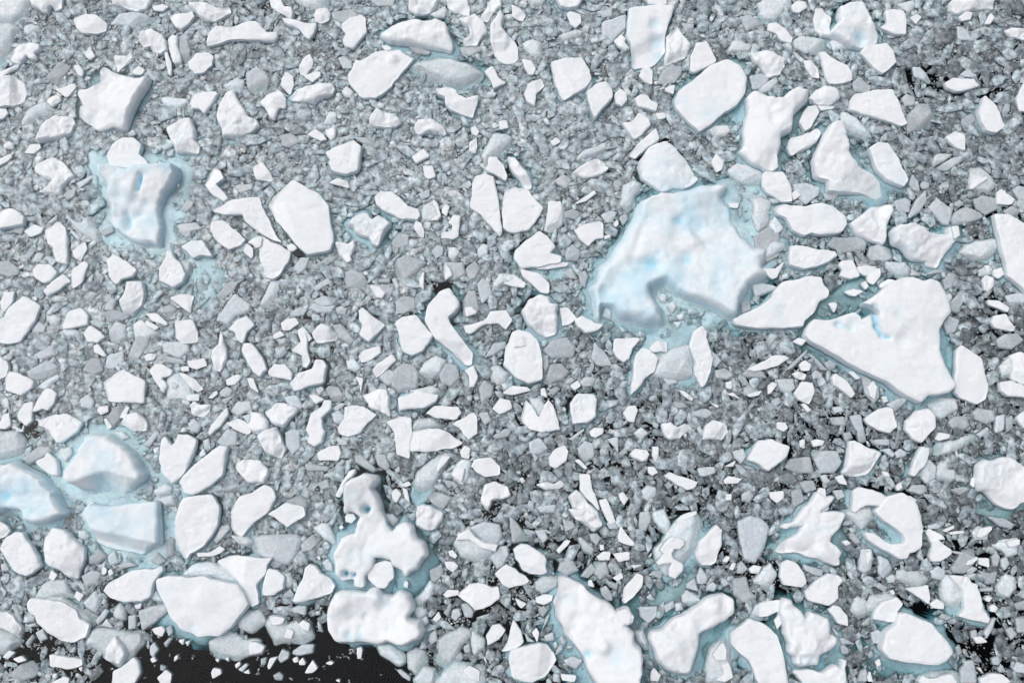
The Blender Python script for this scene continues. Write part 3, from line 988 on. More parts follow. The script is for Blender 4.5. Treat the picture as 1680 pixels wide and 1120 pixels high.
w0 1475,960 1500,950 1500,980
g0 1560,1030 1610,990 1630,1000 1590,1050
w0 1595,1050 1630,1030 1640,1060
w0 350,1060 375,1055 370,1090 340,1080
g0 680,560 700,580 690,610 660,600
w0 885,610 930,595 920,630 890,630
T 1 3
w2 80,10 190,-60 310,-40 320,20 260,60 205,100 170,70 120,30
g3 -120,160 0,150 150,145 270,150 300,180 270,280 210,350 100,310 -20,270
g1 290,215 370,145 420,190 360,250 310,260
b1 375,100 430,70 470,75 510,170 520,210 440,170
w2 45,510 60,420 80,370 140,380 190,420 180,500 110,540 50,540
b1 140,380 220,400 250,460 220,500 180,500 190,430
w2 240,590 270,500 310,430 320,360 350,338 390,350 420,400 480,430 515,480 490,530 400,560 310,590
w2 725,400 750,350 850,315 890,330 900,370 905,430 840,495 800,490 760,460 735,440
w1 585,30 600,5 640,10 655,40 625,70 590,60
w0 545,100 560,80 575,100 555,115
w0 970,470 985,445 1000,460 995,495 975,490
l3 465,640 490,580 510,540 560,520 640,520 720,530 740,505 790,490 830,550 900,560 940,520 1000,545 1030,600 1030,640 1000,690 1080,710 1110,780 1080,820 990,870 920,870 860,850 810,865 700,850 520,850 475,770 465,690 #rubble
w1 1320,545 1400,470 1470,460 1550,490 1590,485 1600,560 1540,610 1440,640 1400,600
l2 1050,30 1060,-40 1150,-40 1220,0 1225,60 1180,100 1130,120 1060,80
b2 1290,200 1330,130 1400,100 1450,170 1590,210 1550,290 1450,320 1350,290
w1 1400,110 1440,160 1500,200 1590,210 1570,260 1480,230 1400,180 1310,180 1330,140
g1 1400,100 1500,60 1600,80 1620,160 1590,210 1500,200
w0 1260,255 1290,245 1320,280 1310,305 1270,285
g1 1540,300 1600,220 1650,220 1660,280 1620,350 1580,370
w1 1565,400 1640,340 1700,370 1760,430 1740,470 1660,500 1620,470
w0 1240,325 1300,325 1330,355 1290,390 1250,365
w0 1225,540 1260,505 1330,510 1330,540 1250,560
b1 1190,840 1250,800 1340,755 1400,770 1410,810 1350,870 1320,930 1260,1020 1225,1040 1180,1000
b1 1420,780 1500,830 1500,890 1430,940 1410,850
w1 1510,810 1550,740 1600,730 1640,770 1600,830 1520,870
w0 1610,915 1650,850 1690,700 1740,780 1750,850 1700,900
b1 810,880 880,870 980,940 975,990 940,1005 820,930
b1 990,930 1050,900 1110,910 1120,980 1050,1060 1000,1030
b1 1030,1100 1100,1020 1170,1030 1160,1120 1060,1160
b2 1170,1120 1250,1040 1310,980 1400,1000 1490,1020 1500,1120 1400,1180 1200,1180
w0 1360,1040 1400,1000 1470,1040 1460,1110 1400,1080
b1 60,720 90,680 190,690 200,740 280,710 350,730 370,820 300,860 220,850 120,870 80,790
w0 90,690 140,680 190,695 170,730 110,740
w0 185,820 210,760 250,780 230,830
w0 280,730 310,705 355,730 350,780 310,770
g1 240,910 300,870 380,870 370,920 290,940 240,930
w0 75,1010 90,955 145,945 120,980 85,1030
g1 140,960 170,900 220,920 210,960 160,990
w0 280,980 305,950 325,985 320,1000 285,1000
w0 320,1050 370,965 405,1020 370,1050 330,1055
w0 240,960 270,945 280,980 250,985
g0 30,960 70,950 60,1000 30,1000
w0 455,990 490,975 510,985 490,1000
w0 660,890 690,880 700,900 690,960 665,960
w1 -40,850 0,850 55,880 40,920 -40,930
g1 110,1070 150,1045 180,1070 170,1105 120,1100
g0 920,1035 950,1030 1015,1080 1010,1110 960,1080
w0 520,1100 550,1095 550,1115
g1 230,630 280,610 330,615 325,675 240,660
b1 1035,630 1080,620 1120,640 1110,680 1060,700 1035,660
b0 1080,700 1120,680 1135,720 1110,750
b1 1025,590 1100,520 1140,450 1170,480 1150,560 1080,610
g1 1135,800 1180,765 1190,840 1150,870 1130,840
g1 1140,380 1220,340 1230,400 1180,460 1150,450
g1 1290,640 1330,630 1350,670 1310,715 1280,690
g1 1345,600 1390,600 1430,650 1420,690 1370,690
g1 1230,660 1270,590 1290,610 1260,690
w0 1160,700 1200,650 1215,690 1180,720
g0 400,720 420,715 440,790 410,780
g0 390,650 420,645 420,675 390,675
w0 400,290 415,285 425,305 410,310
w0 1490,950 1505,950 1520,1000
g1 1310,950 1345,915 1365,950 1340,985
g1 1360,880 1400,860 1410,920 1370,920
g1 430,330 470,300 500,340 500,390 460,380
g1 850,10 900,10 940,50 900,90 860,60
T 2 3
w2 10,240 60,210 110,215 170,255 215,285 225,310 215,355 235,390 210,400 130,400 70,380 50,330 20,300
l0 370,-20 480,-20 560,30 590,80 540,110 490,70 420,50
w1 695,160 715,90 760,150 805,200 800,220 740,205 700,190
b3 940,240 1000,180 1080,60 1200,20 1230,60 1190,260 1140,350 1060,420 1020,440 960,340
w2 950,330 1000,270 970,250 1010,190 1050,155 1120,180 1125,210 1100,240 1060,235 1050,270 1060,300 1120,340 1120,380 1070,440 1030,420 1030,370 1050,330 960,345
w0 1080,50 1110,20 1210,-10 1215,10 1160,40 1090,75
w2 1205,270 1240,190 1310,110 1340,80 1380,115 1375,200 1350,270 1340,330 1310,350 1250,345 1215,310
b1 930,0 1000,-20 1040,70 1035,150 980,110 940,60
g1 835,110 840,0 900,-10 915,40 880,125
l3 280,590 300,540 325,480 322,430 350,420 430,460 520,540 600,580 650,610 680,655 760,625 800,690 790,730 740,745 800,790 805,870 850,890 855,980 850,1120 800,1200 620,1200 500,1040 480,960 410,860 350,800 320,720 300,660 #rag
l3 920,790 1000,760 1100,690 1170,660 1250,590 1320,550 1390,538 1450,570 1458,650 1400,710 1300,760 1230,800 1220,900 1190,1000 1180,1060 1130,1070 1020,1030 960,960 930,880 #paddle
w2 1435,790 1500,740 1560,700 1640,730 1690,760 1740,810 1790,980 1820,1160 1780,1220 1680,1200 1620,1120 1590,1050 1560,970 1480,910 1440,860
w2 -10,900 80,880 180,858 230,870 270,920 295,970 250,1030 210,1090 130,1115 80,1115 0,1080 -20,980
w0 635,690 740,625 800,680 790,720 700,740 650,715
b2 1280,1000 1310,900 1390,840 1450,900 1440,1060 1400,1120 1280,1120
w0 1315,930 1380,850 1405,900 1400,960 1340,970
w0 1335,1100 1390,1060 1380,1000 1420,980 1450,1080 1400,1110
b1 1120,550 1150,510 1230,550 1240,580 1180,600 1120,600
b1 1570,650 1600,610 1690,570 1700,640 1640,700 1580,690
b1 1590,450 1650,370 1700,330 1740,400 1700,500 1640,500
g2 1480,60 1560,20 1640,40 1690,100 1660,230 1600,330 1530,310 1500,200
w0 1555,370 1590,345 1640,355 1620,400 1570,400
w1 0,370 30,390 90,420 115,450 90,470 20,485 -30,450 
g1 -20,0 120,180 0,200
b1 150,460 210,420 310,430 300,490 200,530 160,510
w0 155,560 210,535 270,540 265,580 210,605 160,590
g1 340,970 400,940 470,970 420,1030 350,1000
w0 320,1060 420,1070 410,1110 330,1100
g1 835,620 955,615 950,680 895,730 840,680
w1 730,580 740,500 820,400 860,420 850,490 790,560 740,595
g1 610,440 700,470 690,510 640,490
w0 660,430 720,395 730,430 690,450
w0 780,345 855,345 800,370
g1 580,500 620,480 660,540 660,580 620,580 590,540
g1 500,140 560,135 585,170 560,220 510,180
b1 430,170 450,155 540,240 530,280 470,260
w0 290,250 350,180 385,185 370,215 310,270
w0 555,290 600,255 650,260 640,315 570,315
w0 660,270 770,260 770,310 700,325
g1 620,70 680,60 700,110 640,110
g1 320,330 400,310 440,380 360,420 300,380
g1 450,420 520,330 560,380 500,430
g2 540,330 620,320 640,400 580,440 540,400
w0 575,215 600,210 605,245 580,250
w0 500,450 520,440 540,490 500,480
g1 880,560 910,530 940,575 910,580
g1 1000,610 1060,580 1070,620 1010,660
b1 1070,600 1110,590 1130,640 1080,650
g1 1215,420 1240,360 1290,430 1280,470 1220,470
g1 1140,470 1200,430 1230,520 1150,500
g1 1280,480 1320,455 1350,480 1330,520 1280,510
g1 1370,450 1400,430 1440,470 1390,490
g1 1480,340 1510,320 1550,370 1520,400 1480,400
w0 1380,320 1410,285 1430,295 1410,330
w0 1425,370 1450,330 1470,335 1450,380
g2 1450,440 1540,420 1560,510 1610,560 1520,590 1460,540
w0 20,560 95,600 60,630 40,610
g1 170,640 210,610 240,640 200,690
g0 195,780 220,690 250,660 240,710
g0 80,790 150,850 100,850
w0 130,790 160,755 180,790 165,850
g0 270,860 290,845 305,880 280,895
g1 210,810 270,785 280,840 220,850
g0 355,880 400,870 400,890 370,895
g0 310,830 330,805 360,850 330,870
g1 270,1060 310,1060 320,1120 270,1110
b2 810,790 860,770 890,850 890,900 830,850
w0 910,1050 930,1015 980,1070 960,1110 910,1100
g1 1000,380 930,380 900,410 980,440
g0 720,950 900,930 905,970
g1 330,40 400,60 420,100 350,130
g1 150,120 210,110 240,170 200,210
T 3 3
l2 90,100 100,70 170,65 190,30 280,-60 330,-130 380,-100 440,-100 400,-50 340,0 440,-10 500,0 515,20 470,110 410,160 400,195 450,215 485,260 465,300 470,340 440,345 380,320 330,300 200,265 100,270 65,255 110,200 200,130 250,80 200,85 130,110 #zig
w2 635,130 690,140 750,180 810,210 890,205 900,180 880,140 820,90 720,20 700,-10 740,-50 760,-100 880,-130 960,-80 990,0 1015,110 1005,220 960,260 930,260 910,300 865,310 810,270 740,235 660,180 #hook
w1 75,420 90,340 130,310 190,330 240,400 255,460 220,490 150,480 100,470
w1 240,520 300,460 400,405 460,410 495,445 460,490 460,560 400,615 340,600 260,570
w1 1040,130 1060,105 1150,150 1170,185 1120,180 1200,240 1205,270 1130,320 1070,320 1060,290 1080,210
b2 845,390 900,375 990,385 1060,440 1000,480 900,470 855,440
w1 905,500 1000,490 1050,475 1060,560 1055,600 1000,560
w0 1060,600 1110,565 1155,600 1155,635 1080,625
b2 1150,450 1180,410 1250,440 1290,560 1290,640 1240,680 1160,560
w2 1180,410 1310,420 1340,465 1370,470 1395,560 1410,640 1455,700 1440,725 1380,710 1250,680 1290,640 1285,520 1220,450
w2 690,700 710,640 750,590 850,555 885,600 850,650 835,715 760,710
b2 640,620 680,550 780,540 850,560 740,600 700,650 660,670
b1 540,640 590,545 650,580 650,670 600,690
w3 750,900 770,790 840,740 860,670 910,660 1000,700 1070,730 1110,780 1150,820 1200,880 1210,920 1170,970 1110,1005 1000,990 920,980 800,960
l3 90,600 110,565 155,575 170,610 230,650 250,690 275,655 340,670 400,700 415,750 410,800 455,830 460,860 420,900 340,940 335,1000 270,1010 200,1010 185,990 195,940 145,920 150,870 120,800 115,720 95,660
l2 180,1045 280,1040 350,1050 440,1000 480,1010 490,960 525,970 510,1020 510,1100 560,1200 300,1200
w0 0,580 75,575 75,640 0,680 -60,680 -60,600
w0 40,710 70,670 95,720 60,770
w1 400,640 430,610 470,620 520,680 525,745 460,730
g1 600,380 610,240 680,240 695,300 680,370 640,400
w0 640,270 670,250 680,300 650,350
g1 725,390 725,280 790,310 825,380 760,440
g1 535,140 570,135 615,200 580,210 540,170
b2 510,10 560,-40 680,-30 700,40 650,90 620,110
g1 1120,240 1270,260 1380,310
g1 1200,370 1280,250 1360,240 1370,330 1290,400 1220,400
w0 1300,345 1310,320 1370,290 1375,305 1330,345
w0 1365,160 1390,110 1460,90 1470,110 1430,150 1390,165
g1 1340,130 1380,90 1460,110 1440,180 1360,180
b1 1450,220 1560,180 1650,170 1640,270 1580,290 1530,240
w0 1560,190 1650,175 1650,210 1580,230
b1 1510,490 1560,400 1630,430 1640,500 1590,560 1520,530
g1 1450,30 1560,40 1620,80 1600,110 1520,90
g1 1250,340 1190,290 1275,370
w0 1145,120 1220,85 1220,105 1170,130
w0 1190,130 1280,120 1290,135 1200,145
g1 1050,90 1100,70 1155,90 1120,110 1060,110
g1 1060,380 1120,350 1170,390 1150,450 1080,430
g1 710,490 730,460 790,490 770,525
g1 780,430 820,405 845,430 830,465 790,465
w0 800,520 820,505 835,530 820,545
g1 470,830 500,820 575,865 490,870
g1 475,880 500,865 535,900 530,930 490,930
g1 680,790 720,770 755,790 750,860 690,860
g1 580,800 600,785 620,810 600,840
g1 590,1110 610,1040 650,1020 650,1110
g1 1270,1030 1300,980 1350,970 1370,1060 1370,1120 1270,1120
b2 980,1120 1020,1080 1100,1050 1240,1060 1260,1120 1100,1160
w1 980,1110 1010,1070 1060,1090 1200,1060 1240,1120 1100,1150
w1 1390,1090 1450,1060 1540,1060 1600,1110 1500,1160 1400,1140
g1 1560,770 1600,750 1640,800 1600,840
g1 1630,690 1700,680 1700,790 1640,790
g1 1420,790 1470,700 1500,690 1480,770 1440,830
w0 1455,620 1480,600 1510,630 1490,655 1460,650
w0 1420,570 1440,545 1470,560 1450,590
g1 1620,600 1700,570 1700,640 1640,640
g1 1510,1020 1540,1000 1570,1050 1520,1050
g1 1470,960 1500,945 1540,970 1520,1005 1480,1000
g1 1600,1020 1640,980 1700,1000 1700,1060 1630,1050
g1 1125,690 1150,660 1210,690 1180,710
g1 1000,220 980,290 1030,330 1010,250
g1 1470,290 1500,260 1530,290 1510,360 1480,350
g1 1530,310 1570,290 1590,340 1560,380 1535,360
g1 1385,380 1450,400 1510,390 1490,470 1440,470
w0 1380,300 1450,300 1450,360 1380,340
g1 1160,740 1180,730 1180,760
g1 1230,890 1260,865 1280,920 1250,940
w0 1375,1020 1390,1015 1415,1060
g1 1390,500 1480,490 1480,520 1390,520
g1 1330,780 1370,770 1380,820 1340,830
w0 1350,820 1400,815 1440,850 1370,860
g1 1300,370 1350,355 1380,370 1340,415 1310,400
g1 420,760 450,820 470,800 430,750
g1 640,930 680,900 700,940 670,960
w0 705,980 730,960 740,1000 715,1010
g1 230,340 370,380 360,420 300,410 240,380
w0 650,1080 670,1040 690,1110 660,1110
w0 485,190 520,180 545,205 510,220
"""
FEAT = """
B 1114 362 10 -.4 .8
B 1080 415 6 -.25 .6
B 1126 425 14 -.5 .65
B 1068 433 17 -.55 .75
B 1050 440 13 -.3 .5
B 1092 466 14 -.9 1
B 1085 478 8 -.5 .8
B 1145 375 13 -.25 .35
B 1015 465 26 -.6 .45
B 992 482 14 -.5 .4
B 1030 415 20 -.2 .12
B 1175 335 26 -.4 .45
B 1202 350 24 -.7 .6
B 1215 430 24 -.1 .28
B 1175 468 10 -.1 .4
B 1210 467 6 -.1 .4
B 1170 410 14 -.1 .35
B 1035 500 10 -.15 .25
B 1130 395 16 .25 0
B 1090 385 20 .25 0
B 207 362 9 -.45 .6
B 240 335 7 -.35 .45
B 226 352 8 -.3 .4
B 215 312 13 .35 0
B 196 300 12 .25 0
R 180 345 208 388 -.5
B 1400 530 12 -.2 .15
B 1375 530 6 -.3 .6
B 1475 500 55 .35 0
B 1480 560 12 -.3 .1
V 105 795 176 771 236 786 .95
B 5 812 14 -.6 .8
B 20 830 18 -.4 .45
R 150 866 240 884 .8
B 200 880 14 -.2 .35
B 572 1042 8 -.3 .5
B 590 1047 9 -.3 .5
B 965 1072 7 -.4 .7
B 930 982 12 -.15 .2
B 1010 1075 16 -.3 .3
B 990 1060 10 .3 0
B 960 1030 14 .15 0
B 1410 60 14 -.45 .55
B 1074 40 10 -.35 .4
B 1078 66 13 -.45 .5
B 1080 90 11 -.3 .45
B 1125 1005 14 .15 0
B 1170 990 12 .2 0
B 1150 1030 8 -.3 .2
B 335 985 20 .2 0
B 320 1030 12 -.2 .2
B 645 98 8 .25 0
B 1330 1060 16 .2 0
B 1325 1085 12 -.3 .3
L 1432 505 1437 535 4 -.6 .95
L 1437 535 1445 550 3.5 -.6 .95
L 1445 550 1458 554 3 -.4 .9
L 1370 533 1395 540 3 -.25 .6
L 1470 520 1500 545 6 -.15 .1
L 234 290 228 312 4 -.5 .9
L 205 350 210 372 6 -.4 .6
L 1040 430 1080 436 9 -.35 .5
B 1035 455 36 -.08 .42
B 1000 455 28 -.1 .35
B 1185 355 36 -.15 .4
B 1215 410 34 -.05 .26
B 1160 450 40 -.05 .2
B 1060 490 26 -.1 .25
B 601 835 6 -2.5 1
B 566 941 5 -2 .9
B 579 943 4 -2 .9
B 562 992 11 .25 0
B 617 982 11 .35 0
B 662 983 11 .3 0
B 672 1032 16 .2 0
B 600 1010 6 -.3 .2
B 640 1030 6 -.3 .2
B 590 1030 6 -.3 .2
L 1100 335 1160 400 7 -.12 .3
L 1160 400 1240 430 7 -.12 .3
L 1060 360 1040 420 6 -.1 .15
"""
SHELF = """
1150,400 15 1177,288 1229,294 1270,323 1270,369 1299,404 1252,450 1235,474 1194,404 1171,334
1150,400 18 1051,442 1109,477 1167,494 1225,520 1167,535 1126,564 1138,610 1074,622 1045,581 1080,529 1074,494
1150,400 25 985,480 1010,420 985,430 965,470 970,510 985,540 1015,548 1035,525
230,330 16 138,234 324,258 312,327 295,414 231,422 184,414 150,374 144,304
690,60 45 640,55 740,60 765,90 750,103 690,90 640,75
795,120 30 690,100 800,105 832,135 800,155 730,138
890,400 15 836,422 911,439 940,422 937,460 865,460
935,120 25 945,98 985,125 972,152 930,168 905,150
1170,155 30 1092,160 1110,128 1210,88 1246,130 1228,185 1160,228 1118,210
1260,200 35 1290,190 1330,160 1328,220 1290,275 1258,285 1270,230
1390,260 25 1325,230 1350,185 1400,220 1440,270 1470,310 1440,330 1380,325 1335,300
1480,480 35 1375,470 1440,440 1462,460 1430,505 1400,508 1345,485
1480,480 30 1540,520 1575,590 1585,640 1560,620 1535,560
1480,480 30 1320,540 1420,592 1530,655 1515,672 1410,615 1330,570
1290,500 30 1300,490 1365,480 1365,515 1325,538 1290,535
170,740 18 79,739 119,687 224,704 276,768 322,791 305,832 212,849 114,824 79,797
200,860 20 115,822 295,805 307,892 237,944 138,909
50,810 35 -20,760 60,745 115,785 135,840 100,875 40,875 -20,855
640,900 60 540,870 580,850 660,850 700,870 726,910 715,955 690,975 640,985 600,980 540,955
1150,1010 50 1130,1000 1205,985 1195,1050 1160,1095 1120,1085
1150,1010 30 1050,985 1145,925 1165,945 1080,1000
1350,880 40 1270,885 1290,850 1340,835 1370,860 1395,900 1375,925 1320,925
1490,860 45 1430,835 1500,845 1490,892 1435,880
1500,1050 40 1435,1060 1550,1085 1582,1100 1500,1108 1435,1090
1330,1040 40 1275,1020 1320,990 1395,1050 1385,1095 1320,1115 1282,1085
330,990 30 280,940 310,915 395,925 412,990 380,1020
90,1010 35 60,960 105,945 165,1020 150,1030
980,1040 35 1030,990 1068,1040 1065,1120 1000,1130
1410,50 25 1345,70 1440,20 1458,70 1385,90
1640,800 30 1585,785 1610,738 1700,760 1700,835 1620,858 1588,830
285,440 20 284,419 354,407 371,471 330,512 278,483
1510,400 30 1450,385 1480,365 1585,380 1562,440 1510,435 1460,412
190,165 30 128,150 160,115 255,130 232,205 180,218 126,200
"""
